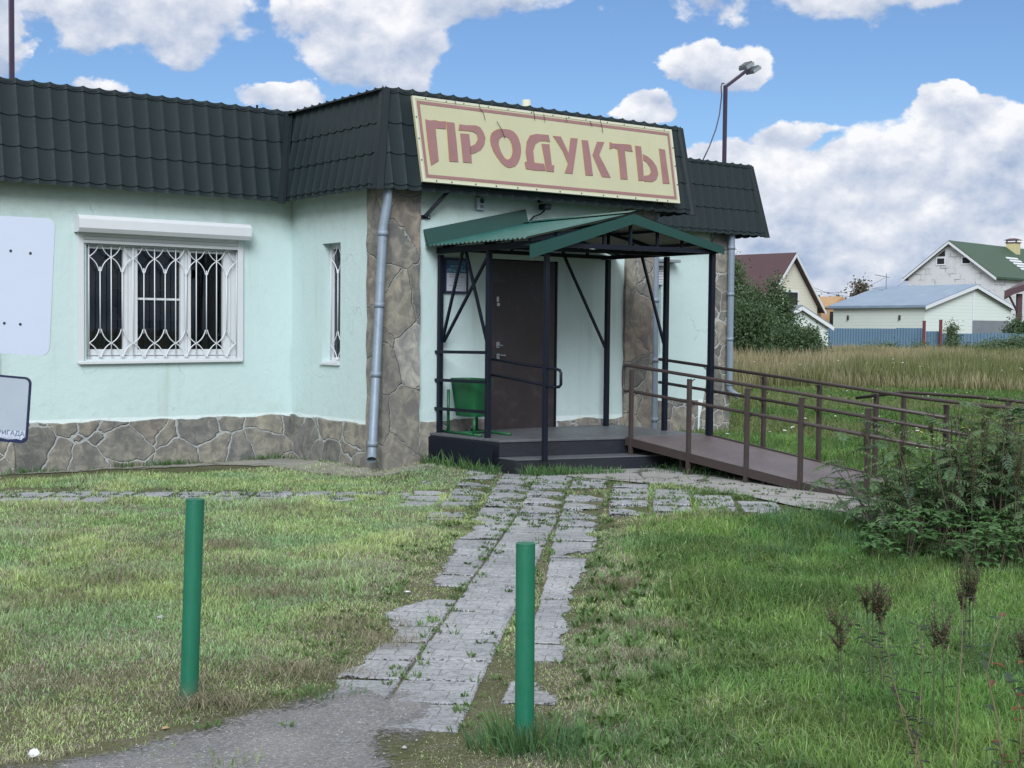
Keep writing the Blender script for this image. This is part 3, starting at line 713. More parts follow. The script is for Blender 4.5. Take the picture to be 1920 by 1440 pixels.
    s.face([(RE-.02, RB-.02, EZ+.06), (kre-.03, RB-.02, EZ+.06), (kre-.03, RB-4, EZ+.06), (RE-.02, RB-4, EZ+.06)])
    s.build('soffit', M['tiletrim'], shop)
    vp = MB('S'); a, b_, z = onB(987, 195, -.8); vp.tube([(a, -.8, 3.5), (a, -.8, z+.05)], .055, 12); vp.build('vent_pipe', M['signedge'], shop, True)
    st = MB('S'); a, b_, z = onB(482, 206, LB-.3); st.tube([(a, b_, 3.5), (a, b_, z+.06)], .015, 6); st.build('roof_rod', M['black'], shop, True)
roof()

def grille(mb, a0, step, n, z0, z1, b, axis='a', zt=None, r=.0065):
    """n half-periods; crosses on even, forks on odd lines"""
    def P(x, z): return (x, b, z) if axis == 'a' else (b, x, z)
    H = z1-z0; c1, c2 = z0+.125*H+0, z1-.115*H; d = .125*H
    for k in range(n):
        x = a0+k*step
        if k % 2 == 0: mb.tube([P(x, z0+.005), P(x, z1-.005)], r, 6)
        else:
            mb.tube([P(x, c1+d-.05), P(x, c2-d+.05)], r, 6); mb.tube([P(x, z0), P(x, z0+.03)], r, 6); mb.tube([P(x, z1-.03), P(x, z1)], r, 6)
    for k in range(0, n, 2):
        x = a0+k*step
        for sx in (-1, 1):
            if k == 0 and sx < 0 or k == n-1 and sx > 0: continue
            for cz in (c1, c2):
                for sz in (-1, 1):
                    pts = []
                    for q in range(9):
                        t = q/8; u = t; w = t**2.1 if True else t
                        pts.append(P(x+sx*(step-.012)*(1-(1-u)**1.3), cz+sz*d*(.5*u+.5*u**2.4)))
                    mb.tube(pts, r*.95, 6, False)
def windows():
    # ---- big window
    b = LB-.10; z0, z1 = WL[2], WL[3]
    f = MB('S')
    px = [151.5, 161, 230, 257, 338, 357, 418, 447.5]
    A = [WL[0], -2.575, -2.145, -1.975, -1.445, -1.315, -.90, WL[1]]
    zb, zt = 1.375, 2.66
    def fr(a0, a1, y0, y1, d=.05, o=0.): f.box(a0, a1, b-.02, b-.02+d+o, y0, y1)
    fr(A[0], A[7], z0, 1.30); fr(A[0], A[7], 2.56, z1)
    for (p, q) in ((A[0], A[0]+.04), (-2.09, -2.03), (-1.40, -1.355), (-.80, A[7])): fr(p, q, 1.302, 2.558)
    for (p, q, g0, g1) in ((A[0]+.042, -2.092, A[1], A[2]), (-2.028, -1.402, A[3], A[4]), (-1.353, -.802, A[5], A[6])):
        lo, hi = 1.304, 2.556
        fr(p, g0, lo, hi, .05, .012); fr(g1, q, lo, hi, .05, .012); fr(g0+.001, g1-.001, lo, zb, .05, .012); fr(g0+.001, g1-.001, 2.53, hi, .05, .012)
    win = f.build('window', M['white'], shop, bevel=.004); win['label'] = 'wide three-sash window with curved white grille'
    for (g0, g1) in ((A[1], A[2]), (A[3], A[4]), (A[5], A[6])):
        g = MB('S'); g.face([(g0-.01, b-.008, zb-.01), (g1+.01, b-.008, zb-.01), (g1+.01, b-.008, 2.54), (g0-.01, b-.008, 2.54)]); g.build('pane', M['glass'], win)
    mb_ = MB('S'); mb_.box(A[3], A[4], b-.005, b+.012, 1.955, 1.98); mb_.build('glazing_bar', M['white'], win)
    gr = MB('S'); st = (A[7]-A[0]-.08)/14
    grille(gr, A[0]+.04, st, 15, 1.285, 2.585, LB-.03); gr.build('grille', M['whitepaint'], win, True)
    sb = MB('S'); sb.prism([(0, 0)], 0, 0) if False else None
    p = [(LB+.002, 2.70), (LB+.16, 2.70), (LB+.19, 2.745), (LB+.19, 2.845), (LB+.15, 2.89), (LB+.002, 2.89)]
    a0, a1 = -2.74, -.64
    for k in range(6):
        q = (k+1) % 6; sb.face([(a0, *p[k]), (a1, *p[k]), (a1, *p[q]), (a0, *p[q])])
    sb.face([(a0, *q) for q in p]); sb.face([(a1, *q) for q in p][::-1])
    sb.build('shutter_box', M['white'], win)
    sh = MB('S')
    for k in range(3): sh.box(a0+.1, a1-.1, LB+.006, LB+.022+(.006 if k == 0 else 0), 2.585+k*.04+(0 if k else -.0), 2.622+k*.04)
    sh.build('roller_shutter', M['white'], win, bevel=.003)
    gd = MB('S'); gd.box(a0+.035, a0+.105, LB+.002, LB+.03, 1.215, 2.699); gd.box(a1-.105, a1-.035, LB+.002, LB+.03, 1.235, 2.699); gd.build('shutter_guide', M['white'], win, bevel=.003)
    sl = MB('S'); sl.hexa([(-2.70, LB-.12, 1.262), (-.69, LB-.12, 1.262), (-.69, LB+.05, 1.225), (-2.70, LB+.05, 1.205), (-2.70, LB-.12, 1.275), (-.69, LB-.12, 1.275), (-.69, LB+.05, 1.255), (-2.70, LB+.05, 1.235)])
    sl.build('window_sill', M['white'], win, bevel=.003)
    # ---- narrow side window
    f = MB('S'); a = .12; b0, b1, z0, z1 = WS
    f.box(a, a+.05, b0, b0+.05, z0, z1); f.box(a, a+.05, b1-.05, b1, z0, z1); f.box(a, a+.05, b0+.051, b1-.051, z0, z0+.06); f.box(a, a+.05, b0+.051, b1-.051, z1-.06, z1)
    w2 = f.build('window', M['white'], shop); w2['label'] = 'narrow tall window recessed in the side wall'
    g = MB('S'); g.face([(a+.02, b0, z0), (a+.02, b1, z0), (a+.02, b1, z1), (a+.02, b0, z1)]); g.build('pane', M['glass'], w2)
    gr = MB('S'); grille(gr, b0+.05, .17, 3, z0+.03, z1-.03, .09, 'b'); gr.build('grille', M['whitepaint'], w2, True)
    sl = MB('S'); sl.hexa([(.14, b0, z0+.01), (.14, b1, z0+.01), (-.03, b1, z0-.03), (-.03, b0-.02, z0-.03), (.14, b0, z0+.03), (.14, b1, z0+.03), (-.03, b1, z0-.005), (-.03, b0-.02, z0-.005)]); sl.build('window_sill', M['white'], w2)
    # ---- right wing window with half-lowered shutter
    a0, a1, z0, z1 = WR; b = RB-.12; f = MB('S')
    f.box(a0, a0+.07, b, b+.06, z0, z1); f.box(a1-.07, a1, b, b+.06, z0, z1); f.box(a0+.071, a1-.071, b, b+.06, z0, z0+.07); f.box(a0+.071, a1-.071, b, b+.06, z1-.07, z1); f.box((a0+a1)/2-.05, (a0+a1)/2+.05, b, b+.06, z0+.071, z1-.071)
    w3 = f.build('window', M['white'], shop); w3['label'] = 'window with its shutter part lowered, far right wall'
    g = MB('S'); g.face([(a0, b+.02, z0), (a1, b+.02, z0), (a1, b+.02, z1), (a0, b+.02, z1)]); g.build('pane', M['glass'], w3)
    gr = MB('S'); grille(gr, a0+.06, (a1-a0-.12)/8, 9, z0+.04, z1-.03, RB-.04); gr.build('grille', M['whitepaint'], w3, True)
    sb = MB('S'); sb.box(a0-.1, a1+.25, RB+.002, RB+.17, 2.70, 2.745); sb.box(a0-.06, a1+.04, RB+.002, RB+.14, 2.64, 2.699); sb.build('shutter_box', M['alu'], w3, bevel=.006)
    sh = MB('S')
    for k in range(7): sh.box(a0-.04, a1+.02, RB+.006, RB+.03, 2.36+k*.04, 2.395+k*.04)
    sh.build('roller_shutter', M['white'], w3, bevel=.004)
    sl = MB('S'); sl.box(a0-.03, a1+.03, RB-.1, RB+.05, z0-.035, z0-.005); sl.build('window_sill', M['white'], w3)
    # ---- door
    d = MB('S'); d.box(DR[0]+.01, DR[1]-.01, -.045, .012, DR[2], DR[3]-.01)
    dr = d.build('door', M['door'], shop, bevel=.006)
    e = MB('S'); e.box(DR[0]-.012, DR[0]+.008, -.03, .004, DR[2], DR[3]); e.box(DR[1]-.008, DR[1]+.018, -.03, .02, DR[2], DR[3]); e.build('door_frame', M['black'], dr)
    k = MB('S')
    k.box(1.555, 1.60, .013, .02, 1.43, 1.50); k.tube([(1.58, .02, 1.46), (1.58, .05, 1.46), (1.62, .055, 1.46)], .009, 6)
    k.build('lock', M['alu'], dr); h = MB('S'); h.box(1.56, 1.60, .013, .022, 1.30, 1.36); h.tube([(1.575, .02, 1.345), (1.575, .06, 1.345), (1.66, .06, 1.34)], .008, 6); h.build('handle', M['alu'], dr)
    s_ = MB('S'); s_.box(1.555, 1.585, .013, .017, 1.98, 2.04); s_.box(1.56, 1.60, .013, .016, 1.93, 1.965); s_.build('sticker', M['white'], dr)
windows()
def pipes():
    def pipe(pts, r, label=None):
        mb = MB('S'); mb.tube(pts, r, 14, False)
        o = mb.build('downpipe', M['galv'], shop, True); 
        if label: o['label'] = label
        c = MB('S')
        P = [np.array(p, float) for p in pts]
        a, b = P[2], P[3]
        for t in (.03, .35, .66, .97):
            q = a+(b-a)*t; c.tube([q-(b-a)*.012, q+(b-a)*.012], r+.006, 14)
        c.build('pipe_collar', M['galv'], o, True)
    p0 = onB(727, 362, .14); p1 = onB(726, 380, .14); p2 = onB(718.5, 425, .12); p3 = onB(698, 845, .13); p4 = onB(697, 862, .2)
    pipe([(*p0[:2], 3.2), p1, p2, p3, p4], .053, 'leaning galvanised downpipe at the near corner')
    a = 4.235
    pipe([(a, -.12, 3.2), (a, -.13, 3.0), (a, -.13, 2.95), (a+.02, -.13, .4), (a+.02, -.13, .1)], .053, 'straight downpipe behind the canopy posts')
    p = onB(1372, 445, RB+.14); q = onB(1367, 728, RB+.14)
    pipe([(p[0], RB+.14, 3.2), (p[0], RB+.14, 3.1), (p[0], RB+.14, 3.05), q, (q[0]+.03, RB+.16, q[2]-.06), (q[0]+.14, RB+.2, q[2]-.13)], .053, 'downpipe at the far end of the shop')
pipes()

# ------------------------------------------------------------------ sign board on the roof slope
def sign():
    c0, c1 = onB(790, 340, .33), onB(1273, 382, .33)
    zb, zt = (c0[2]+c1[2])/2, 4.235
    bB, bT = .335, .335-TI*(zt-zb)/(TZ-EZ)
    nrm = np.cross(np.array([1, 0, 0.]), np.array([0, bT-bB, zt-zb])); nrm /= np.linalg.norm(nrm)   # (a,b,z) frame: points -b? fix sign
    if nrm[1] < 0: nrm = -nrm
    P0 = np.array([0, bB, zb])
    def pick(x, y):          # outline measured on the board's own plane
        d = ray(x, y); dl = np.array([d@cu, d@cn, d[2]]); q = CAM-ORG; ol = np.array([q@cu, q@cn, q[2]])
        t = ((P0-ol)@nrm)/(dl@nrm); return ol+dl*t
    def pc(x, y): return pick(760+x/3.623, 170+y/3.623)
    cs = [pick(791, 341), pick(1273, 382), pick(1257, 244), pick(771, 180)]
    th = thing('shop_sign', W(*cs[0]), 'long faded yellow signboard with dusty red Cyrillic word for groceries on the roof front', 'sign')
    def plate(name, polys, m_, lift, thick, inner=None):
        mb = MB('S')
        for P in polys:
            top = [p+nrm*(lift+thick) for p in P]; bot = [p+nrm*lift for p in P]; n = len(P)
            mb.face(top); mb.face(bot[::-1])
            for k in range(n): mb.face([bot[k], bot[(k+1) % n], top[(k+1) % n], top[k]])
        import bmesh
        o = mb.build(name, m_, th)
        bm = bmesh.new(); bm.from_mesh(o.data); bmesh.ops.triangulate(bm, faces=bm.faces[:]); bmesh.ops.recalc_face_normals(bm, faces=bm.faces[:]); bm.to_mesh(o.data); bm.free()
        return o
    plate('sign_panel', [cs], M['signyel'], -.012, .03)
    # pale edge and red border
    def lerp(a, b, t): return a+(b-a)*t
    def frame(i0, i1):
        # frame between inset i0 and i1 (metres)
        def inset(d):
            c = [np.array(q) for q in cs]; out = []
            for k in range(4):
                p, a, b = c[k], c[(k+1) % 4], c[(k-1) % 4]
                out.append(p+(a-p)/np.linalg.norm(a-p)*d+(b-p)/np.linalg.norm(b-p)*d)
            return out
        A_, B_ = inset(i0), inset(i1)
        return [[A_[k], A_[(k+1) % 4], B_[(k+1) % 4], B_[k]] for k in range(4)]
    plate('edge_strip', frame(.0, .03), M['signedge'], .019, .004)
    plate('border', frame(.05, .086), M['signred'], .019, .003)
    L = {
     'П': [[(128, 198), (160, 207), (190, 204), (230, 213), (268, 212), (268, 264), (197, 258), (219, 480), (168, 511), (150, 400)], [(272, 216), (325, 222), (340, 350), (352, 488), (292, 484)]],
     'Р': [[(360, 232), (400, 238), (470, 240), (500, 252), (522, 285), (536, 325), (528, 372), (505, 405), (470, 425), (432, 437), (430, 385), (468, 366), (486, 335), (478, 300), (450, 281), (400, 275), (355, 272)], [(366, 294), (425, 299), (436, 390), (444, 495), (386, 490)]],
     'О': 'ring',
     'Д': [[(840, 308), (880, 297), (965, 305), (975, 352), (940, 345), (905, 345), (875, 365), (860, 410), (868, 492), (905, 498), (935, 500), (947, 548), (880, 545), (812, 535), (803, 490), (820, 482), (810, 420), (818, 350)], [(918, 365), (970, 368), (987, 512), (1003, 508), (1001, 555), (952, 551)]],
     'У': [[(995, 310), (1048, 316), (1102, 430), (1115, 325), (1162, 329), (1148, 430), (1128, 567), (1074, 562), (1098, 500), (1060, 410)]],
     'К': [[(1190, 338), (1232, 342), (1250, 450), (1266, 580), (1217, 577)], [(1295, 350), (1343, 352), (1308, 440), (1345, 510), (1387, 594), (1328, 588), (1264, 440)]],
     'Т': [[(1380, 352), (1400, 362), (1440, 365), (1500, 368), (1525, 372), (1536, 418), (1482, 410), (1492, 500), (1502, 606), (1454, 603), (1446, 500), (1434, 402), (1410, 390), (1380, 400)]],
     'Ы': [[(1553, 378), (1592, 382), (1605, 500), (1612, 613), (1577, 615)], [(1606, 435), (1640, 452), (1672, 480), (1698, 520), (1710, 570), (1698, 605), (1670, 622), (1614, 619), (1614, 581), (1645, 578), (1662, 556), (1652, 520), (1632, 490), (1609, 474)], [(1715, 396), (1755, 405), (1770, 520), (1787, 635), (1742, 632)]]}
    outer = [(640, 262), (675, 266), (700, 268), (728, 282), (748, 305), (766, 340), (776, 380), (778, 420), (770, 462), (755, 497), (735, 518), (700, 528), (668, 516), (640, 488), (615, 452), (590, 412), (574, 370), (568, 330), (576, 295), (600, 272)]
    inn = [(662, 314), (690, 322), (704, 340), (714, 362), (720, 388), (722, 412), (718, 438), (708, 460), (690, 475), (675, 468), (662, 455), (650, 435), (640, 415), (632, 392), (626, 368), (626, 345), (634, 326), (648, 316)]
    # resample both to equal counts by angle
    def ang(P, n=40):
        c = np.mean(np.array(inn), 0); P = np.array(P, float); out = []
        for k in range(n):
            t = 2*math.pi*k/n; d = np.array([math.cos(t), math.sin(t)]); best = None
            for i in range(len(P)):
                a, b = P[i]-c, P[(i+1) % len(P)]-c; e = b-a; den = d[0]*e[1]-d[1]*e[0]
                if abs(den) < 1e-9: continue
                s = (a[0]*e[1]-a[1]*e[0])/den; u = (a[0]*d[1]-a[1]*d[0])/den
                if s > 0 and -1e-6 <= u <= 1+1e-6: best = s
            out.append(c+d*best)
        return out
    Ao, Ai = ang(outer), ang(inn)
    ring = [[Ao[k], Ao[(k+1) % 40], Ai[(k+1) % 40], Ai[k]] for k in range(40)]
    r = random.Random(5)
    for ch, sh in L.items():
        polys = ring if sh == 'ring' else sh
        def grow(P, d):
            if d == 0: return P
            c = np.mean(np.array(P, float), 0); n = len(P); out = []
            A2 = sum(P[k][0]*P[(k+1) % n][1]-P[(k+1) % n][0]*P[k][1] for k in range(n)); sg = 1 if A2 > 0 else -1
            for k in range(n):
                a = np.array(P[k-1], float); p = np.array(P[k], float); b = np.array(P[(k+1) % n], float)
                e1 = (p-a)/np.linalg.norm(p-a); e2 = (b-p)/np.linalg.norm(b-p); nn = np.array([e1[1]+e2[1], -e1[0]-e2[0]])*sg
                nn = nn/max(.6, np.linalg.norm(nn)); out.append(p+nn*d*r.uniform(.5, 1.6))
            return out
        if sh == 'ring':
            g = [np.array(p) for p in ang(outer)]; c = np.mean(np.array(inn), 0)
            o2 = [p+(p-c)/np.linalg.norm(p-c)*r.uniform(1, 4) for p in Ao]; i2 = [p-(p-c)/np.linalg.norm(p-c)*r.uniform(1, 4) for p in Ai]
            halo = [[o2[k], o2[(k+1) % 40], i2[(k+1) % 40], i2[k]] for k in range(40)]
        else: halo = [grow(P, 2.0) for P in polys]
        lt = plate('letter', [[pc(*p) for p in P] for P in polys], M['signred'], .0225, .003)
        lt['label'] = 'dusty red letter '+ch
        hl = plate('letter_outline', [[pc(*p) for p in P] for P in halo], M['orangeedge'], .0185, .002); hl.parent = lt
    sc = MB('S')
    for k in range(13):
        for (p, q) in ((cs[0], cs[1]), (cs[3], cs[2])):
            c = lerp(p, q, (k+.25+.5*r.random())/13.)+nrm*.027+np.array([0, 0, .018 if p is cs[0] else -.018]); sc.box(c[0]-.006, c[0]+.006, c[1]-.004, c[1]+.004, c[2]-.006, c[2]+.006)
    for k in range(1, 4):
        for (p, q) in ((cs[0], cs[3]), (cs[1], cs[2])):
            c = lerp(p, q, k/4)+nrm*.027+np.array([.016 if p is cs[0] else -.016, 0, 0]); sc.box(c[0]-.006, c[0]+.006, c[1]-.004, c[1]+.004, c[2]-.006, c[2]+.006)
    sc.build('screw', M['ink'], th)
    w = MB('S')
    for pts in ([(488, 92), (495, 130), (520, 160), (528, 205)], [(850, 130), (862, 165), (868, 205)], [(928, 165), (934, 215)], [(610, 215), (640, 270), (665, 330)], [(1312, 205), (1320, 245), (1330, 290)], [(1240, 210), (1256, 245)], [(322, 70), (330, 95)], [(1080, 185), (1084, 215)]):
        w.tube([pc(*p)+nrm*(.036+.006*(i % 2)) for i, p in enumerate(pts)], .0035, 5)
    w.build('frayed_twig', M['ink'], th)
sign()

# ------------------------------------------------------------------ porch with canopy
def porch():
    th = thing('entrance_porch', W(.7, 0), 'black steel entrance porch with two steps under a green gabled canopy', 'porch')
    Z = .455; z0 = .02
    d = MB('S'); d.prism([(.60, .02), (.70, 1.27), (2.15, 1.60), (3.3, 1.78), (3.42, .02)], Z-.03, Z)
    d.build('deck', M['deck'], th, bevel=.006)
    r = MB('S'); r.prism([(.605, .04), (.705, 1.255), (2.15, 1.585), (3.29, 1.765), (3.4, .04)], z0, Z-.031)
    r.build('riser', M['riser'], th)
    s = MB('S'); s.prism([(.66, .9), (.695, 1.56), (2.55, 1.98), (2.62, 1.5)], z0, .252); s.build('step', M['riser'], th)
    tr = MB('S'); tr.prism([(.69, 1.262), (.70, 1.57), (2.56, 1.99), (2.57, 1.65)], .253, .266); tr.build('tread', M['deck'], th, bevel=.004)
    sp = MB('S'); sp.box(.585, .598, .03, 1.28, z0, Z-.04); sp.build('side_panel', M['black'], th)
    posts = [(.72, .06, Z, 2.5, .055), (.75, .97, Z, 2.53, .055), (.90, 1.80, .266, 2.45, .05), (3.12, .22, Z, 2.53, .055), (3.25, 1.14, Z, 2.54, .055), (3.29, 1.86, .42, 2.55, .06)]
    for (a, b, y0, y1, w) in posts:
        p = MB('S'); p.box(a-w/2, a+w/2, b-w/2, b+w/2, y0, y1); p.build('post', M['black'], th, bevel=.004)
    bm = MB('S')
    t = .045
    bm.bar((.72, -.0, 2.55), (.74, 1.93, 2.55), t, .07); bm.bar((3.2, .02, 2.565), (3.3, 1.93, 2.575), t, .05)
    bm.bar((.78, .20, 2.56), (3.1, .20, 2.56), t); bm.bar((.75, 1.9, 2.54), (3.27, 1.9, 2.575), t, .05); bm.bar((.76, .98, 2.555), (3.24, 1.14, 2.57), t, .04)
    bm.build('beam', M['black'], th)
    ra, rz, ez = 2.0, 2.89, 2.56
    for b in (.22, 1.05, 1.88):
        tr = MB('S')
        for (a, sgn) in ((.62, 1), (3.42, -1)):
            tr.bar((a, b, ez+.02), (ra, b, rz-.03), .035)
        for a in (1.25, 1.62, 2.4, 2.78):
            top = ez+(rz-ez)*(1-abs(a-ra)/1.42)-.03; tr.bar((a, b, ez), (a, b, top), .028)
        tr.bar((ra, b, ez), (ra, b, rz-.04), .03)
        tr.build('truss', M['black'], th)
    pu = MB('S')
    for a in (.95, 1.5, 2.5, 3.05):
        z = ez+(rz-ez)*(1-abs(a-ra)/1.42)+.0; pu.bar((a, .05, z), (a, 1.93, z), .03)
    pu.bar((1.5, .2, 2.6), (2.9, 1.9, 2.62), .022); pu.bar((2.5, .2, 2.72), (1.2, 1.9, 2.63), .022)
    pu.build('purlin', M['black'], th)
    # corrugated sheets, ribs run down the slope
    for (a0, zz0, nm) in ((.52, 2.595, 'l'), (3.42, 2.585, 'r')):
        n = 150; V = []
        for k in range(n+1):
            b = .03+(1.95-.03)*k/n; w = .010*math.cos(k/n*2*math.pi*24)
            for (a, z) in ((a0, zz0), (ra, rz+.045)): V.append(W(a, b, z+w))
        V = np.array(V); i = np.arange(n)*2; F = np.stack([i, i+1, i+3, i+2], 1)
        up = np_mesh('roof_sheet', V, F, M['green_roof'], th); 
        V2 = V.copy(); V2[:, 2] -= .004; np_mesh('sheet_lining', V2, F, M['sheet_under'], up)
    rc = MB('S'); rc.face([(ra-.1, .03, rz+.045), (ra, .03, rz+.075), (ra, 1.97, rz+.075), (ra-.1, 1.97, rz+.045)]); rc.face([(ra, .03, rz+.075), (ra+.1, .03, rz+.045), (ra+.1, 1.97, rz+.045), (ra, 1.97, rz+.075)])
    rc.build('ridge_cap', M['green_roof'], th)
    f = MB('S'); b = 1.955
    L0, Ra, R0 = onB(993, 472, b), onB(1187, 411, b), onB(1357, 470, b)
    def band(P, Q, h0, h1, th_=.012, bb=b):
        f.hexa([(P[0], bb, P[2]-h0), (Q[0], bb, Q[2]-h1), (Q[0], bb+th_, Q[2]-h1), (P[0], bb+th_, P[2]-h0), (P[0], bb, P[2]+h0), (Q[0], bb, Q[2]+h1), (Q[0], bb+th_, Q[2]+h1), (P[0], bb+th_, P[2]+h0)])
    band(L0, (Ra[0]-.001, b, Ra[2]), .070, .054); band((Ra[0]+.001, b, Ra[2]), R0, .054, .045)
    f.face([(L0[0], b+.012, L0[2]+.070), (Ra[0], b+.012, Ra[2]+.055), (Ra[0], b-.12, Ra[2]+.055), (L0[0], b-.12, L0[2]+.070)])
    f.face([(Ra[0], b+.012, Ra[2]+.055), (R0[0], b+.012, R0[2]+.046), (R0[0], b-.12, R0[2]+.046), (Ra[0], b-.12, Ra[2]+.055)])
    f.build('fascia', M['green_metal'], th)
    g = MB('S')
    A, B_ = onB(797, 430, .06), onB(988, 392, .06)
    C, D = onB(803, 462, .06), onB(990, 418, .06)
    g.hexa([(C[0], .02, C[2]), (D[0], .02, D[2]), (D[0], .075, D[2]), (C[0], .075, C[2]), (A[0], .02, A[2]), (B_[0], .02, B_[2]), (B_[0], .035, B_[2]), (A[0], .035, A[2])])
    g.build('wall_flashing', M['green_metal'], th)
    def brace(*q):
        mb = MB('S')
        mb.bar(q[0], q[1], .028); mb.build('brace', M['black'], th)
    brace((.72, .50, 2.52), (.735, .08, 1.50)); brace((.745, .53, 2.52), (.745, .95, 1.51)); brace((.775, .92, 2.46), (.755, .085, 1.50))
    brace((2.43, .21, 2.54), (3.10, .22, 1.42)); brace((3.20, .76, 2.54), (3.25, 1.11, 1.50))
    for z in (1.385, 1.06, .73):
        mb = MB('S'); mb.bar((.70, -.0, z), (.73, .97, z+.01), .03, .035); mb.build('rail', M['black'], th)
    h = MB('S')
    P = [(.78, .98, 1.33), (.86, 1.55, 1.275), (.93, 1.98, 1.245), (.94, 2.05, 1.23), (.94, 2.07, 1.2), (.94, 2.07, 1.08), (.94, 2.04, 1.055), (.92, 1.98, 1.05), (.86, 1.55, 1.10), (.78, .98, 1.16)]
    P = [(a, b-.06, z) for a, b, z in P]
    h.tube(P, .016, 8); h.build('handrail', M['black'], th, True)
porch()

# ------------------------------------------------------------------ ramp
def ramp():
    th = thing('access_ramp', W(2.7, 1.7), 'long brown steel wheelchair ramp with double handrails running from the porch towards the shrub', 'ramp')
    n0, n1 = (2.2, 1.64), (2.28, 5.35); f0, f1 = (3.28, 1.78), (3.38, 5.35); z0, z1 = .450, .06
    d = MB('S')
    d.hexa([(*n0, z0-.035), (*n1, z1-.035), (*f1, z1-.035), (*f0, z0-.035), (*n0, z0), (*n1, z1), (*f1, z1), (*f0, z0)])
    d.build('ramp_deck', M['rampdeck'], th)
    e = MB('S'); e.bar((n0[0]-.012, n0[1], z0-.04), (n1[0]-.012, n1[1], z1-.04), .02, .09); e.bar((f0[0]+.012, f0[1]+.02, z0-.03), (f1[0]+.012, f1[1], z1-.03), .02, .09)
    e.build('edge_beam', M['brown'], th)
    lg = MB('S')
    for b in (2.4, 3.6): lg.bar((2.32, b, .0), (2.32, b, z0-.1-(b-1.7)*.09), .03)
    lg.build('support_leg', M['brown'], th)
    zr = lambda b: 1.255-(b-1.62)*.082
    def post(a, b, y0, y1):
        p = MB('S'); p.box(a-.021, a+.021, b-.021, b+.021, y0, y1); return p.build('post', M['brown'], th, bevel=.003)
    def hook(a, b, z, s, par):
        h = MB('S'); pts = []
        for k in range(7):
            t = math.pi*.5*k/6; pts.append((a+s*.055*math.sin(t)*1., b, z-.075+.055*(1-math.cos(t))+.0))
        pts = [(a, b, z-.09)]+[(a+s*.06*(1-math.cos(math.pi/2*k/5)), b, z-.09+.075*math.sin(math.pi/2*k/5)) for k in range(6)]
        h.tube(pts, .006, 6); h.build('rail_bracket', M['brown'], par, True)
    nb = [1.72, 2.62, 3.44, 4.14, 4.93]
    for b in nb:
        a = 2.19+.02*(b-1.7); p = post(a, b, 0, zr(b)-.03)
        hook(a+.02, b, zr(b)-.02, 1, p); hook(a+.02, b, zr(b)-.29, 1, p)
    fb = [1.62, 2.5, 3.3, 4.05, 4.9, 5.6]
    zf = lambda b: 1.275-(b-1.4)*.083
    for b in fb:
        a = 3.50; p = post(a, b, 0, zf(b)-.03); hook(a-.02, b, zf(b)-.02, -1, p); hook(a-.02, b, zf(b)-.29, -1, p)
    h = MB('S'); a = 2.27
    up = [(a, 5.75, zr(5.75)), (a, 1.62, zr(1.62))]
    loop = [(a, 1.53, zr(1.62)+.003), (a, 1.50, zr(1.62)-.025), (a, 1.49, 1.20), (a, 1.49, 1.05), (a, 1.50, .99), (a, 1.53, .965)]
    h.tube([up[0], (a, 3.5, zr(3.5)), up[1]]+loop+[(a, 1.62, zr(1.62)-.285), (a, 3.5, zr(3.5)-.285), (a, 5.75, zr(5.75)-.285)], .0185, 10)
    h.build('handrail', M['brown'], th, True)
    h = MB('S'); a = 3.43
    h.tube([(a-.1, .95, zf(1.0)), (a, 3.5, zf(3.5)), (a, 4.6, zf(4.6)), (a+.02, 5.4, zf(4.9)-.02), (a+.1, 6.6, zf(4.9)-.04)], .0185, 10); h.build('handrail', M['brown'], th, True)
    h = MB('S'); h.tube([(a-.1, .95, zf(1.0)-.28), (a, 3.5, zf(3.5)-.28), (a, 5.2, zf(5.2)-.28)], .0185, 10); h.build('handrail', M['brown'], th, True)
    # second flight turning back on the far side
    h = MB('S'); h.tube([(4.62, 2.9, .90), (4.70, 3.5, .99), (4.55, 4.6, .985), (4.25, 5.6, .96), (4.0, 6.4, .95)], .0185, 10); o = h.build('handrail', M['brown'], th, True)
    for (a_, b_) in ((4.70, 3.5), (4.4, 5.0)): post(a_, b_, 0, .96)
    l = MB('S'); l.hexa([(2.28, 5.36, .02), (2.3, 6.7, .02), (4.6, 6.7, .02), (4.6, 5.36, .02), (2.28, 5.36, .055), (2.3, 6.7, .055), (4.6, 6.7, .055), (4.6, 5.36, .055)]); l.build('landing', M['rampdeck'], th)
ramp()

# ------------------------------------------------------------------ things on and by the wall
def text_mesh(s, size, m_, name, parent, o, ux, uy, align='CENTER', ext=.001, wscale=1.):
    """text laid on a plane: o origin (world), ux/uy unit axes"""
    cu_ = bpy.data.curves.new('t', 'FONT'); cu_.body = s; cu_.size = size; cu_.align_x = align; cu_.extrude = ext; cu_.offset = size*.012
    ob = bpy.data.objects.new('t', cu_); COL.objects.link(ob)
    dg = bpy.context.evaluated_depsgraph_get(); me = bpy.data.meshes.new_from_object(ob.evaluated_get(dg)); bpy.data.objects.remove(ob)
    ux = np.array(ux); uy = np.array(uy); nz = np.cross(ux, uy); base = INV[parent.name]
    for v in me.vertices:
        p = np.array(o)+ux*v.co.x*wscale+uy*v.co.y+nz*v.co.z-base; v.co = p
    me.materials.clear(); me.materials.append(m_)
    r = bpy.data.objects.new(name, me); COL.objects.link(r); r.parent = parent; INV[r.name] = base; return r
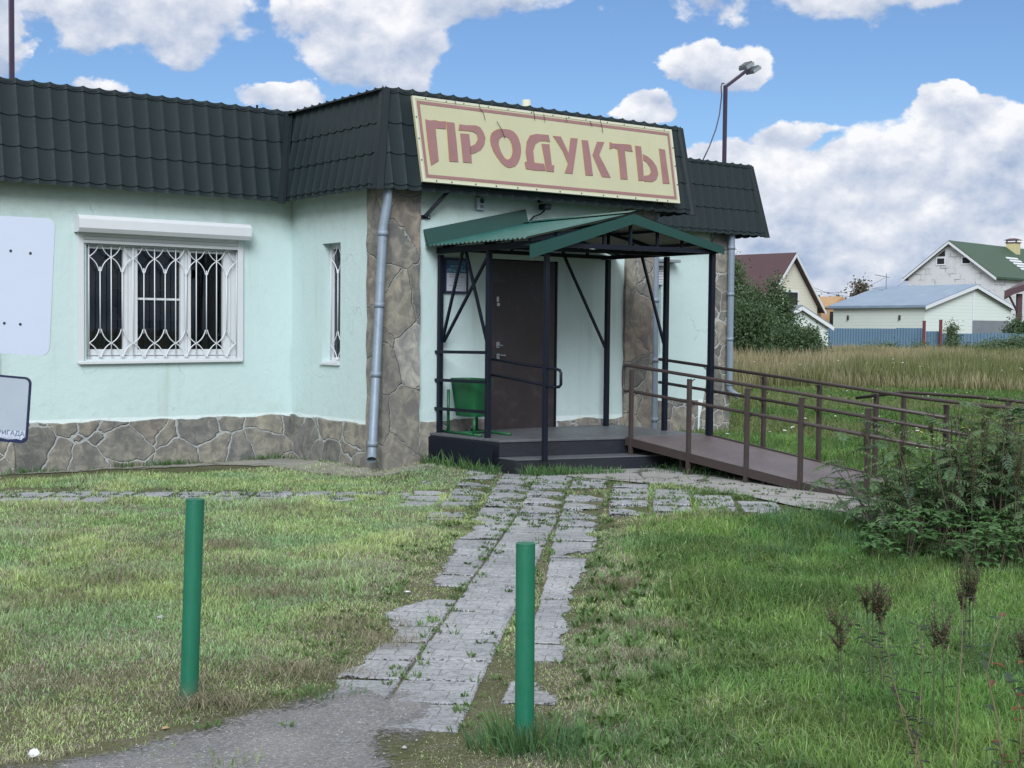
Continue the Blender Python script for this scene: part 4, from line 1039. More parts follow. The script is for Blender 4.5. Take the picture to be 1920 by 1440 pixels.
def wall_things():
    th = thing('notice_board', W(.97, .03, 2.25), 'blue framed opening-hours notice on the wall left of the door', 'notice')
    a0, a1, z0, z1 = .80, 1.135, 2.06, 2.475
    f = MB('S')
    for q in ((a0, a0+.028, z0, z1), (a1-.022, a1, z0, z1), (a0+.029, a1-.023, z0, z0+.03), (a0+.029, a1-.023, z1-.028, z1)): f.box(q[0], q[1], .004, .022, q[2], q[3])
    f.build('frame', M['navy'], th)
    p = MB('S'); p.box(a0+.028, a1-.022, .004, .012, z0+.03, 2.30); p.build('paper_sheet', M['paper'], th)
    p = MB('S'); p.box(a0+.028, a1-.022, .004, .012, 2.301, z1-.028); p.build('header_panel', M['posterblue'], th)
    uz = np.array([0, 0, 1.])
    c = .968
    text_mesh('МАГАЗИН', .036, M['letterpale'], 'lettering', th, W(c, .0135, 2.365), cu, uz)
    text_mesh('«ПРОДУКТЫ»', .048, M['letterpale'], 'lettering', th, W(c, .0135, 2.315), cu, uz, wscale=.86)
    ln = MB('S'); r = random.Random(8)
    for z, w in ((2.415, .13), (2.435, .13), (2.28, .1), (2.255, .11), (2.222, .05), (2.19, .06), (2.155, .10), (2.125, .05)):
        x = c-w+.01
        while x < c+w-.01:
            q = r.uniform(.012, .035); ln.box(x, min(x+q, c+w), .0125, .0135, z-.003, z+.003); x += q+.006
    ln.build('small_print', M['fadeink'], th)
    th = thing('alarm_box', W(1.29, .02, 3.12), 'small white alarm siren box high on the wall under the eave', 'alarm box')
    b = MB('S'); b.box(1.235, 1.345, .003, .05, 3.05, 3.20); b.build('case', M['plate2'], th, bevel=.008)
    l = MB('S'); l.tube([(1.30, .05, 3.155), (1.30, .062, 3.155)], .028, 14); l.build('siren_lens', M['ink'], th)
    g = MB('S')
    for k in range(4): g.box(1.275, 1.325, .0505, .053, 3.07+k*.011, 3.076+k*.011)
    g.build('grille_slot', M['ink'], th)
    th = thing('wall_bracket', W(.51, .02, 2.92), 'dark slanted steel stay bolted to the wall above the canopy', 'bracket')
    p = MB('S'); p.box(.44, .60, .003, .02, 2.905, 2.945); p.build('base_plate', M['black'], th); p = MB('S'); p.bar((.52, .03, 2.93), (.735, .22, 3.24), .04); p.build('arm', M['black'], th)
    bo = MB('S'); bo.tube([(.46, .02, 2.925), (.46, .028, 2.925)], .009, 8); bo.tube([(.575, .02, 2.925), (.575, .028, 2.925)], .009, 8); bo.build('bolt', M['white'], th)
    th = thing('security_camera', W(2.18, .1, 3.2), 'black camera hanging under the eave with a drooping cable', 'camera')
    c = MB('S'); c.tube([(2.13, .1, 3.235), (2.14, .1, 3.19)], .04, 12); c.build('mount', M['black'], th); c = MB('S'); c.box(2.13, 2.23, .06, .20, 3.10, 3.17); c.build('camera_body', M['black'], th, bevel=.012)
    c = MB('S'); c.tube([(2.20, .1, 3.10), (2.16, .06, 3.05), (2.08, .04, 3.02), (2.03, .03, 2.97), (2.0, .03, 2.93)], .010, 6); c.build('cable', M['black'], th, True)
    # litter bin
    th = thing('litter_bin', W(.98, .35, .455), 'green tipping litter bin on a tube stand behind the porch railing', 'bin')
    b = MB('S'); z = .455
    lo, hi = (.40, .76), (.28, .88)
    C = [(1.15, z+.22), (1.18, z+.63)]
    def ring(da, db, zz, ca=.96, cb=.36, n=28):
        return [(ca+da*np.sign(math.cos(t))*abs(math.cos(t))**.5, cb+db*np.sign(math.sin(t))*abs(math.sin(t))**.5, zz) for t in [2*math.pi*k/n for k in range(n)]]
    R0_, R1_, R2_, R3_ = ring(.13, .19, z+.20), ring(.17, .27, z+.63), ring(.163, .263, z+.63), ring(.125, .185, z+.21)
    n = 28
    for A, B_ in ((R0_, R1_), (R1_, R2_), (R2_, R3_)):
        for k in range(n): b.face([A[k], A[(k+1) % n], B_[(k+1) % n], B_[k]])
    b.face(R0_[::-1]); b.face(R3_)
    b.build('bin_body', M['bin_green'], th, True)
    s = MB('S'); s.tube([(.76, .18, z+.015), (.76, .18, z+.50)], .018, 8); s.tube([(.76, .70, z+.015), (.76, .70, z+.20)], .018, 8); s.tube([(1.16, .18, z+.015), (1.16, .18, z+.5)], .018, 8)
    s.tube([(.76, .02+.06, z+.015), (.76, .84, z+.015)], .016, 8); s.tube([(1.16, .08, z+.015), (1.16, .84, z+.015)], .016, 8); s.tube([(.76, .40, z+.015), (1.16, .40, z+.015)], .016, 8)
    s.build('stand', M['bin_green'], th, True)
wall_things()

def light_poles():
    def mast(name, px, pyb, b, top, label):
        a, _, z = onB(px, pyb, b); th = thing(name, W(a, b, 3.5), label, 'light pole', 'floodlight masts on the shop roof')
        p = MB('S'); p.bar((a, b, 3.5), (a, b, top), .05); p.build('mast', M['wirepurple'], th); return th, a
    b = RB-.25
    _, _, zt = onB(1358, 160, b)
    th, a = mast('floodlight_mast', 1358, 300, b, zt, 'roof mast with angled arm, twin floodlights and slack cable above the right wing')
    E1 = onB(1402, 131, b)
    p = MB('S'); p.bar((a, b, zt-.02), E1, .045); p.build('arm', M['wirepurple'], th)
    e = np.array(E1)
    for (da, dz, col) in ((.02, .075, 'alu'), (.13, .015, 'alu')):
        c = e+np.array([da, .0 if da > .1 else -.05, dz]); m_ = MB('S')
        u = np.array([.83, 0, .5]); v = np.array([-.5, 0, .83]); w = np.array([0, 1., 0])
        def q(i, j, k): return c+u*i+v*j+w*k
        m_.hexa([q(-.10, -.035, -.09), q(.10, -.035, -.09), q(.10, -.035, .09), q(-.10, -.035, .09), q(-.10, .02, -.09), q(.10, .02, -.09), q(.10, .02, .09), q(-.10, .02, .09)])
        for k in range(5): m_.hexa([q(-.09+k*.04, .02, -.08), q(-.08+k*.04, .02, -.08), q(-.08+k*.04, .02, .08), q(-.09+k*.04, .02, .08), q(-.09+k*.04, .045, -.08), q(-.08+k*.04, .045, -.08), q(-.08+k*.04, .045, .08), q(-.09+k*.04, .045, .08)])
        m_.build('floodlight', M[col], th)
    k = MB('S'); k.tube([onB(x, y, b-.02) for x, y in ((1358, 157), (1354, 156), (1352, 163), (1353, 180), (1349, 215), (1342, 243), (1330, 275), (1318, 300))], .010, 6); k.build('cable', M['wirepurple'], th, True)
    th, a = mast('floodlight_mast', 22, 145, LB-.3, 7.2, 'bare dark mast rising from the left wing roof')
    p = MB('S'); p.bar((a, LB-.3, 7.18), (a-.8, LB-.3, 7.6), .045); p.build('arm', M['wirepurple'], th)
light_poles()

# ------------------------------------------------------------------ bollards and plates near the camera
def bollards():
    for i, (top, bot, lab) in enumerate([((366, 937), (354, 1318), 'green steel pipe bollard standing on the mown lawn left of the path'), ((985.5, 1020), (983, 1398), 'green steel pipe bollard in long grass at the right of the path')]):
        B = G(*bot); z = gzf(B[0], B[1]); d = B[1]
        T = atY(*top, d-.01); r = 34/2/FOC*d if i == 0 else 36.5/2/FOC*d
        th = thing('bollard', (B[0], B[1], z), lab, 'bollard', 'green pipe bollards at the path')
        mb = MB(); ax = T-B; ax /= np.linalg.norm(ax); P0 = B-ax*.15
        mb.tube([P0, T-ax*.012, T-ax*.004, T-ax*.0], [r, r, r*.985, r*.93], 32, False)
        mb.build('tube', M['bollard'], th, True)
        c = MB(); c.tube([T-ax*.006, T+ax*.004], [r*1.02, r*1.0], 32); c.build('welded_cap', M['green_paint'], th)
bollards()
def rrect(w0, w1, z0, z1, r, n=8):
    P = []
    for (cx, cz, a0) in ((w1-r, z1-r, 0), (w0+r, z1-r, 90), (w0+r, z0+r, 180), (w1-r, z0+r, 270)):
        for k in range(n+1):
            t = R_(a0+90*k/n); P.append((cx+r*math.cos(t), cz+r*math.sin(t)))
    return P
def plates():
    # upper blank plate
    def frame(pxs, depth):
        tr, br = atY(*pxs[0], depth), atY(*pxs[1], depth)
        return tr, br
    dep = 6.3
    tr, br = atY(104.5, 410, dep), atY(93, 668, dep)
    v = tr-br; h = np.linalg.norm(v); v /= h
    ux = np.array([.985, -.12, 0]); ux = ux-v*(ux@v); ux /= np.linalg.norm(ux); nz = np.cross(ux, v)
    # keep the top edge sloping as seen: slight turn of the plate
    w = .52
    th = thing('road_sign', (br[0]-.33, dep, 0), 'blank bluish-white rounded plate with four bolt holes at left, hiding part of the wall', 'sign')
    P = rrect(-w, 0, 0, h, .045)
    mb = MB(); o = br
    f = [o+ux*x+v*z for x, z in P]; b = [p-nz*-.004 for p in f]; n = len(P)
    i = 0; mb.face(f); mb.face(b[::-1])
    for k in range(n): mb.face([f[k], f[(k+1) % n], b[(k+1) % n], b[k]])
    pl = mb.build('plate', M['plate'], th)
    ho = MB()
    for (x, y) in ((21, 470.5), (58, 475), (9, 606), (39, 608)):
        d = ray(x, y); t = ((o-CAM)@nz)/(d@nz); c = CAM+d*t; s = np.sign((CAM-c)@nz)*nz
        ho.tube([c+s*.001, c+s*.006], .007, 10)
    ho.build('bolt_hole', M['ink'], th)
    po = MB(); po.tube([(o[0]-.33, dep+.085, -.1), (o[0]-.33, dep+.085, o[2]+h-.02)], .03, 14); po.build('post', M['galv'], th, True)
    # lower board with black rim
    dep2 = 6.0
    tr, br = atY(59.5, 716, dep2), atY(52, 832, dep2)
    tr, br = atY(59.5, 708, dep2), atY(51, 832, dep2); v = tr-br; h = np.linalg.norm(v); v /= h
    ux = np.array([.99, -.10, .03]); ux = ux-v*(ux@v); ux /= np.linalg.norm(ux); nz = np.cross(ux, v); nz = nz if nz[1] < 0 else -nz
    th = thing('small_sign', (br[0]-.3, dep2, 0), 'worn grey-blue board with black rim and faded brigade lettering low at left', 'sign')
    o = br; w = .42
    def rr(i, rad): return [o+ux*x+v*z for x, z in rrect(-w+i, -i, i, h-i, rad)]
    A, B_ = rr(0, .03), rr(.0085, .023); n = len(A)
    rim = MB()
    for k in range(n): rim.face([A[k]+nz*.006, A[(k+1) % n]+nz*.006, B_[(k+1) % n]+nz*.006, B_[k]+nz*.006]); rim.face([A[k]-nz*.004, A[(k+1) % n]-nz*.004, A[(k+1) % n]+nz*.006, A[k]+nz*.006])
    # rim is broader along the bottom where the sticker has torn
    rim.face([o+ux*x+v*z+nz*.0062 for x, z in ((-w+.01, .006), (-.02, .004), (-.008, .03), (-.02, .022), (-.024, .014), (-.05, .018), (-.09, .012), (-.13, .017), (-.2, .014), (-w+.01, .016))])
    f = MB(); q = [p+nz*.004 for p in B_]; f.face(q); f.face([p-nz*.004 for p in A][::-1]); pl = f.build('board', M['plate2'], th)
    rim.build('rim', M['navy'], th)
    wt = MB(); wt.face([o+ux*x+v*z+nz*.0050 for x, z in ((-w+.012, .016), (-.13, .016), (-.03, .014), (-.013, .03), (-.012, .058), (-.06, .054), (-.16, .057), (-.3, .054), (-w+.012, .056))]); wt.build('paper_strip', M['plate'], th)
    U = ux if ux[0] > 0 else -ux
    text_mesh('БРИГАДА', .029, M['fadeink'], 'lettering', th, o+U*-.013+v*.034+nz*.0066, U, v, 'RIGHT', .0005, 1.08)
    text_mesh('ПОЛИЦЕЙСКАЯ', .015, M['paper'], 'lettering', th, o+U*-.03+v*.018+nz*.0066, U, v, 'RIGHT', .0003)
    po = MB(); po.tube([(o[0]-.3, dep2+.07, -.1), (o[0]-.3, dep2+.07, o[2]+h-.02)], .022, 12); po.build('post', M['galv'], th, True)
    a0, _, z1 = onB(66, 409, LB+.02); a1, _, _ = onB(25, 405, LB+.02)
    th = thing('wall_plaque', W(a1, LB+.02, z1-.3), 'dark green framed plaque on the wall, mostly hidden behind the blank white plate', 'plaque')
    p = MB('S'); p.box(a1-.35, a0, LB+.002, LB+.03, z1-.55, z1); p.build('plaque_board', M['green_metal'], th)
    p = MB('S'); p.box(a1-.33, a0-.02, LB+.031, LB+.034, z1-.53, z1-.02); p.build('plaque_face', M['plate2'], th)
plates()

# ------------------------------------------------------------------ houses and fence beyond the field
def siding(name, c, pitch=.2):
    m_, t = mat(name); v = obc(t); z = t.add('ShaderNodeSeparateXYZ', i_0=v).outputs[2]
    fr = t.math('FRACT', t.math('DIVIDE', z, pitch)); ln = t.sstep(fr, .86, .97)
    base = t.mix(t.math('MULTIPLY', ln, .5), t.mix(t.noise(v, .8, 4), tuple(x*.92 for x in c), c), tuple(x*.45 for x in c))
    fin(t, base, .6, fr, .5, .02); return m_
def blockwork():
    m_, t = mat('aerated_block'); tc = t.add('ShaderNodeTexCoord'); sp = t.add('ShaderNodeSeparateXYZ', i_0=tc.outputs['Object'])
    xy = t.math('MULTIPLY', sp.outputs[0], 1.41); cv = t.add('ShaderNodeCombineXYZ', i_0=xy, i_1=sp.outputs[2]).outputs[0]
    b = t.add('ShaderNodeTexBrick', i_Vector=cv, i_Scale=1., i_Mortar_Size=.035, i_Brick_Width=.95, i_Row_Height=.5, i_Color1=(.42, .43, .45, 1), i_Color2=(.54, .55, .56, 1), i_Mortar=(.17, .17, .18, 1))
    n = t.noise(cv, .9, 4, .6); base = t.mix(t.sstep(n, .45, .65), (.52, .53, .54), b.outputs['Color'])
    fin(t, base, .85, b.outputs['Fac'], -.3, .02); return m_
M['block'] = blockwork()
M['sid_cream'] = siding('cream_siding', (.62, .60, .50), .22); M['sid_white'] = siding('white_siding', (.60, .66, .62), .25)
M['maroon'] = paint('maroon_roof_sheet', (.062, .028, .034), .5, .15, .8); M['bluegrey'] = paint('bluegrey_roof', (.20, .27, .36), .5, .10, .5, (.28, .35, .44), .4, .5, .7)
M['greenroof'] = paint('dark_green_tiles', (.030, .070, .042), .6, .15, 2.); M['orange'] = paint('orange_planks', (.40, .25, .13), .7, .15, 2.); M['brick_y'] = paint('yellow_brick', (.52, .47, .26), .8, .15, 6.)
M['darkred'] = paint('dark_red_post', (.12, .016, .022), .5, .1, 4.); M['greywall'] = paint('grey_slate_sheet', (.16, .18, .20), .8, .15, 1.2)
def fencemat():
    m_, t = mat('blue_profiled_sheet'); v = obc(t); fin(t, t.mix(t.noise(v, .6, 5), (.08, .15, .22), (.13, .21, .29)), .5); return m_
M['fence'] = fencemat()
class HB(MB):
    """box builder in a house frame: x across the gable, y back along the ridge"""
    def __init__(s, o, yaw): super().__init__('W'); s.o = np.array(o, float); s.c = math.cos(yaw); s.sn = math.sin(yaw)
    def P(s, p): x, y, z = p; return (s.o[0]+x*s.c-y*s.sn, s.o[1]+x*s.sn+y*s.c, s.o[2]+z)
def gable(th, o, yaw, w, dep, ez, rz, ov, mw, mr, thick=.18, fas='white', apex=0.):
    b = HB(o, yaw); h = w/2
    pts = [(-h, 0), (h, 0), (h, ez), (apex, rz), (-h, ez)]
    b.face([(x, 0, z) for x, z in pts]); b.face([(x, dep, z) for x, z in pts][::-1])
    b.face([(-h, 0, 0), (-h, 0, ez), (-h, dep, ez), (-h, dep, 0)]); b.face([(h, 0, 0), (h, dep, 0), (h, dep, ez), (h, 0, ez)])
    wall = b.build('wall', mw, th)
    r = HB(o, yaw)
    for s in (-1, 1):
        hh = h+s*-0
        run = h-s*apex; sl = (rz-ez)/run; ex = s*(h+ov); e_z = ez-ov*sl
        r.hexa([(ex, -ov, e_z+.03), (apex+s*.004, -ov, rz+.03), (apex+s*.004, dep+ov, rz+.03), (ex, dep+ov, e_z+.03), (ex, -ov, e_z+.03+thick), (apex+s*.004, -ov, rz+.03+thick), (apex+s*.004, dep+ov, rz+.03+thick), (ex, dep+ov, e_z+.03+thick)])
    roof = r.build('roof', mr, th)
    f = HB(o, yaw)
    for s in (-1, 1):
        run = h-s*apex; sl = (rz-ez)/run; ex = s*(h+ov); e_z = ez-ov*sl
        f.hexa([(ex, -ov-.06, e_z-.12), (apex+s*.01, -ov-.06, rz-.12), (apex+s*.01, -ov-.01, rz-.12), (ex, -ov-.01, e_z-.12), (ex, -ov-.06, e_z+.12), (apex+s*.01, -ov-.06, rz+.12), (apex+s*.01, -ov-.01, rz+.12), (ex, -ov-.01, e_z+.12)])
        f.bar((ex+s*.05, -ov, e_z-.02), (ex+s*.05, dep+ov, e_z-.02), .06, .24)
    f.build('bargeboard', M[fas], roof)
    return wall
def hwin(th, o, yaw, x0, x1, z0, z1, tri=0, y=-.03, par=None, side=False):
    f = HB(o, yaw); g = HB(o, yaw)
    if side: bx = lambda m_, a0, a1, d0, d1, b0, b1: m_.box(d0, d1, a0, a1, b0, b1)
    else: bx = lambda m_, a0, a1, d0, d1, b0, b1: m_.box(a0, a1, d0, d1, b0, b1)
    t = .1
    bx(f, x0, x0+t, y-.03, y, z0, z1); bx(f, x1-t, x1, y-.03, y, z0, z1); bx(f, x0+t, x1-t, y-.03, y, z0, z0+t); bx(f, x0+t, x1-t, y-.03, y, z1-t, z1)
    w = f.build('window', M['whitepaint'], th)
    bx(g, x0+t, x1-t, y-.015, y, z0+t, z1-t)
    if tri: g.face([(x0+t if tri > 0 else x0+.05, y-.02, z1+.1), (x1-.05 if tri > 0 else x1-t, y-.02, z1+.1), (x1-.06 if tri > 0 else x0+.06, y-.02, z1+.65)])
    g.build('pane', M['dark'] if not side else M['dark'], w)
    return w
def far_houses():
    # maroon roofed house
    d = 95.; q = atY(1483, 474, d); yaw = R_(44)
    o = (q[0], d, 0); rz = q[2]-.2; ez = atY(1537, 572, d)[2]-.1
    th = thing('cream_house', o, 'cream sided house with steep maroon roof behind the left bush', 'house')
    gable(th, o, yaw, 7.0, 11, ez, rz, .45, M['sid_cream'], M['maroon'])
    hwin(th, o, yaw, -1.0, 1.0, ez-1.6+1.3, ez+1.1)
    # orange plank outhouse far away
    q = atY(1576, 560, 118); th = thing('orange_shed', (q[0]-1, 118, 0), 'small orange plank house far off between the maroon and grey roofs', 'shed')
    gable(th, (q[0], 118, 0), R_(35), 5, 6, q[2]-1.7, q[2], .2, M['orange'], M['orange'], fas='orange')
    o1 = atY(1552, 578, 108); th = thing('orange_annex', (o1[0], 108, 0), 'low orange boarded annex beside the cream house', 'shed')
    b = MB(); b.box(o1[0]-1.0, o1[0]+1.2, 106, 109, 0, o1[2]); b.build('wall', M['orange'], th); b = MB(); b.box(o1[0]-1.2, o1[0]+1.4, 105.8, 109.2, o1[2]+.003, o1[2]+.15); b.build('roof', M['orange'], th)
    hb = MB(); hb.box(o1[0]-.3, o1[0]+.25, 105.95, 105.99, o1[2]-1.3, o1[2]-.3); hb.build('window', M['dark'], th)
    # small dark roofed shed in front of it
    q = atY(1500, 578, 84); th = thing('dark_roofed_shed', (q[0], 84, 0), 'little shed with dark sloping roof tucked right of the bush', 'shed')
    gable(th, (q[0], 84, 0), R_(20), 4.2, 3, q[2]-1.15, q[2], .25, M['sid_white'], M['greywall'])
    # grey roofed long shed
    d = 98.; yaw = R_(33); q = atY(1828, 535, d)
    o = np.array([q[0]-.38, d, 0.])
    ez = atY(1733, 578, d-2)[2]+.1
    th = thing('white_siding_shed', o, 'long white siding shed with shallow blue-grey roof behind the blue fence', 'shed')
    wl = gable(th, o, yaw, 9.8, 8.8, ez, q[2]-.1, .3, M['sid_white'], M['bluegrey'], apex=.45)
    b = HB(o, yaw); b.box(.4, 4.8, -.05, -.012, 0, atY(1870, 601, d)[2]); b.build('block_infill', M['greywall'], th)
    b = HB(o, yaw); b.box(.38, .5, -.06, -.02, atY(1828, 601, d)[2], q[2]-.5); b.build('corner_strip', M['whitepaint'], th)
    hwin(th, o, yaw, -2.6, -1.6, .9, 2.15)
    for y in (2.2, 7.2):
        l = HB(o, yaw); l.box(-5.02, -4.9, y, y+.1, ez-.95, ez-.6); l.build('wall_lamp', M['ink'], th)
    # aerated block house
    d = 118.; yaw = R_(-45); q = atY(1783, 451, d); o = np.array([q[0], d, 0.]); ez = atY(1865, 520, d-2)[2]+.1
    th = thing('block_house', o, 'tall unfinished grey block house with green roof and yellow chimney', 'house')
    gable(th, o, yaw, 8.1, 22, ez, q[2]-.2, .4, M['block'], M['greenroof'])
    for (x, tr) in ((-.9, 1), (1.5, -1)):
        hwin(th, o, yaw, x-.45, x+.45, atY(1790, 497, d)[2], atY(1790, 484, d)[2]+.1, tr)
    for x in (-2.4, .9): hwin(th, o, yaw, x-.9, x+.9, ez-2.3, ez-.9)
    c = HB(o, yaw); c.box(.0, 1.0, 11.0, 11.9, q[2]-1.5, q[2]+.35); ch = c.build('chimney', M['brick_y'], th)
    c = HB(o, yaw); c.box(-.08, 1.08, 10.92, 11.98, q[2]+.353, q[2]+.43); c.box(.0, .1, 11.05, 11.15, q[2]+.43, q[2]+.62); c.box(.9, 1.0, 11.05, 11.15, q[2]+.43, q[2]+.62)
    c.hexa([(-.2, 10.8, q[2]+.62), (1.2, 10.8, q[2]+.62), (1.2, 12.1, q[2]+.62), (-.2, 12.1, q[2]+.62), (.25, 11.2, q[2]+.8), (.75, 11.2, q[2]+.8), (.75, 11.7, q[2]+.8), (.25, 11.7, q[2]+.8)]); c.build('chimney_cap', M['maroon'], ch)
    sl = (q[2]-.2-ez)/4.05
    ld = HB(o, yaw)
    for k in range(5):
        x = 1.75+k*.35; z = q[2]-.2-sl*x+.25; ld.hexa([(x, 7.2, z), (x+.14, 7.2, z-sl*.14), (x+.14, 9.6, z-sl*.14), (x, 9.6, z), (x, 7.2, z+.08), (x+.14, 7.2, z+.08-sl*.14), (x+.14, 9.6, z+.08-sl*.14), (x, 9.6, z+.08)])
    ld.build('roof_ladder', M['whitepaint'], th)
    sg = HB(o, yaw); x = 3.9; z = q[2]-.2-sl*x+.3; sg.bar((x, .2, z), (x, 7, z), .06); sg.build('snow_guard', M['ink'], th)
    # dark maroon carport at the right edge
    q = atY(1883, 553, 84); th = thing('maroon_carport', (q[0]+1.2, 84, 0), 'dark maroon carport corner at the right edge of the view', 'carport')
    r = MB(); r.hexa([(q[0], 84, q[2]-.15), (q[0]+5, 84, q[2]+1.5), (q[0]+5, 90, q[2]+1.5), (q[0]*90/84, 90, q[2]-.15), (q[0], 84, q[2]+.25), (q[0]+5, 84, q[2]+1.95), (q[0]+5, 90, q[2]+1.95), (q[0]*90/84, 90, q[2]+.25)]); r.build('roof', M['maroon'], th)
    p = MB(); p.box(q[0]+1.05, q[0]+1.35, 84.5, 84.8, 0, q[2]+.1); p.bar((q[0]+.5, 84.4, q[2]-.1), (q[0]+1.1, 84.6, q[2]-1.1), .1); p.build('post', M['maroon'], th)
    # fence
    def run(name, x0, x1, d0, h0, lab):
        A, B_ = atY(x0, 620, d0[0]), atY(x1, 620, d0[1]); A[2] = B_[2] = 0
        th = thing(name, A, lab, 'fence', 'blue profiled sheet fence behind the field')
        L = np.linalg.norm(B_-A); n = int(L/.2); u = (B_-A)/L; nn = np.array([u[1], -u[0], 0]); mb = MB(); prev = None
        off = 0
        for k in range(n*4+1):
            s = min(L, k*.05); o_ = (.0, .0, .07, .07)[k % 4]; p = A+u*s+nn*o_
            if k % 44 == 0: off = random.uniform(-.05, .05)
            if prev is not None: mb.face([(*prev[:2], .02), (*p[:2], .02), (*p[:2], h0+off), (*prev[:2], h0+off)])
            prev = p
        mb.build('sheet_panel', M['fence'], th)
        for k in range(int(L/2.5)+1):
            p = A+u*min(L, k*2.5)-nn*.1; pb = MB(); pb.box(p[0]-.04, p[0]+.04, p[1]-.04, p[1]+.04, 0, h0-.05); pb.build('fence_post', M['fence'], th)
    run('sheet_fence', 1516, 1732, (90, 84), 1.98, 'blue-grey profiled sheet fence, left run beneath the white shed')
    run('sheet_fence', 1737, 1762, (83.8, 83.4), 1.86, 'narrow blue sheet gate between the two dark red posts')
    run('sheet_fence', 1767, 2060, (83.2, 80), 1.72, 'blue-grey profiled sheet fence, lower right run beyond the red posts')
    for x, top, lab in ((1733, 602, 'dark red gate post, the left one beside the blue gate'), (1764, 600, 'dark red gate post, the right one beside the blue gate')):
        p = atY(x, top, 83); th = thing('gate_post', (p[0], 83, 0), lab, 'gate post', 'dark red gate posts')
        m_ = MB(); m_.box(p[0]-.075, p[0]+.075, 82.9, 83.1, 0, p[2]-.02); m_.build('shaft', M['darkred'], th); m_ = MB(); m_.box(p[0]-.09, p[0]+.09, 82.885, 83.115, p[2]-.018, p[2]+.02); m_.build('cap', M['maroon'], th)
    # aerial
    p = atY(1662, 513, 104); th = thing('tv_aerial', (p[0], 104, 0), 'thin television aerial on a mast above the grey roof', 'aerial')
    m_ = MB(); m_.bar((p[0]+.05, 104, 0), (p[0], 104, p[2]), .05); m_.build('mast', M['greywall'], th)
    m_ = MB(); m_.bar((p[0]-.9, 104, p[2]-.1), (p[0]+.3, 104, p[2]-.3), .04)
    for k in range(5): m_.bar((p[0]-.8+k*.22, 103.7, p[2]-.12-k*.04), (p[0]-.8+k*.22, 104.3, p[2]-.12-k*.04), .03)
    m_.bar((p[0]-1.5, 104, p[2]-1.1), (p[0]-.1, 104, p[2]-1.3), .04); m_.build('antenna_rods', M['greywall'], th)
    th = thing('power_line', atY(1515, 533, 100), 'thin sagging overhead wire between the houses', 'wire')
    m_ = MB()
    for (pa, pb, sag) in (((1512, 533), (1706, 523), 1.2), ((1525, 545), (1660, 520), .6)):
        a, b = atY(*pa, 100), atY(*pb, 112); m_.tube([a+(b-a)*t-np.array([0, 0, sag*4*t*(1-t)]) for t in np.linspace(0, 1, 14)], .014, 5)
    m_.build('wire', M['ink'], th)
far_houses()

# ------------------------------------------------------------------ vegetation
def blades(P, H, Wd, lean, az, C0, C1, curl=.5):
    """arrays -> verts, faces, colours; 5-vertex blades"""
    n = len(P); yaw = rng.uniform(0, 2*np.pi, n)
    sx = np.stack([np.cos(yaw), np.sin(yaw), 0*yaw], 1)*(Wd/2)[:, None]
    dr = np.stack([np.cos(az), np.sin(az), 0*az], 1)
    m1 = P+dr*(H*lean*.35)[:, None]; m1[:, 2] += H*.55*np.sqrt(np.clip(1-(lean*.5)**2, .05, 1))
    t1 = P+dr*(H*lean)[:, None]; t1[:, 2] += H*np.sqrt(np.clip(1-lean**2*.9, .02, 1))*(1-curl*.25*lean)
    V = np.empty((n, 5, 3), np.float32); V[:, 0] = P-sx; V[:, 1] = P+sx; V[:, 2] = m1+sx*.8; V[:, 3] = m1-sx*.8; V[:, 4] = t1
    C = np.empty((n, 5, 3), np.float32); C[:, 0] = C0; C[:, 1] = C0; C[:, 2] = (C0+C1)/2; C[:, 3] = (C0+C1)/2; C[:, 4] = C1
    b = np.arange(n)*5
    return V.reshape(-1, 3), [np.stack([b, b+1, b+2, b+3], 1), np.stack([b+3, b+2, b+4], 1)], C.reshape(-1, 3)
def catm(parts):
    V = []; F4 = []; F3 = []; C = []; o = 0
    for v, f, c in parts: V.append(v); F4.append(f[0]+o); F3.append(f[1]+o); C.append(c); o += len(v)
    return np.concatenate(V), [np.concatenate(F4), np.concatenate(F3)], np.concatenate(C)
def scatter(n, y0, y1, x_over_y, pw=1.):
    """points in the wedge the view covers plus a margin"""
    u = rng.random(n); y = (y0**pw+u*(y1**pw-y0**pw))**(1/pw)
    lo, hi = x_over_y; return lo*y+rng.random(n)*(hi-lo)*y+rng.uniform(-.4, .4, n), y
def inside_shop(x, y):
    q = (x-ORG[0])*cu[0]+(y-ORG[1])*cu[1]; w = (x-ORG[0])*cn[0]+(y-ORG[1])*cn[1]
    s = (q > LA) & (q < 0.) & (w < LB) | (q > 0) & (q < RA) & (w < .02) | (q >= RA) & (q < RE) & (w < RB)
    s |= (q > .58) & (q < 3.4) & (w > -.1) & (w < 1.8) & (w < 1.32+(q-.7)*.2)
    s |= (q > .66) & (q < 2.6) & (w > 1) & (w < 1.6+(q-.7)*.23)
    return s, q, w
def path_open(x, y):
    return in_slab(x, y), in_poly(x, y, GRAVP), in_poly(x, y, PAVP), in_poly(x, y, APRP)
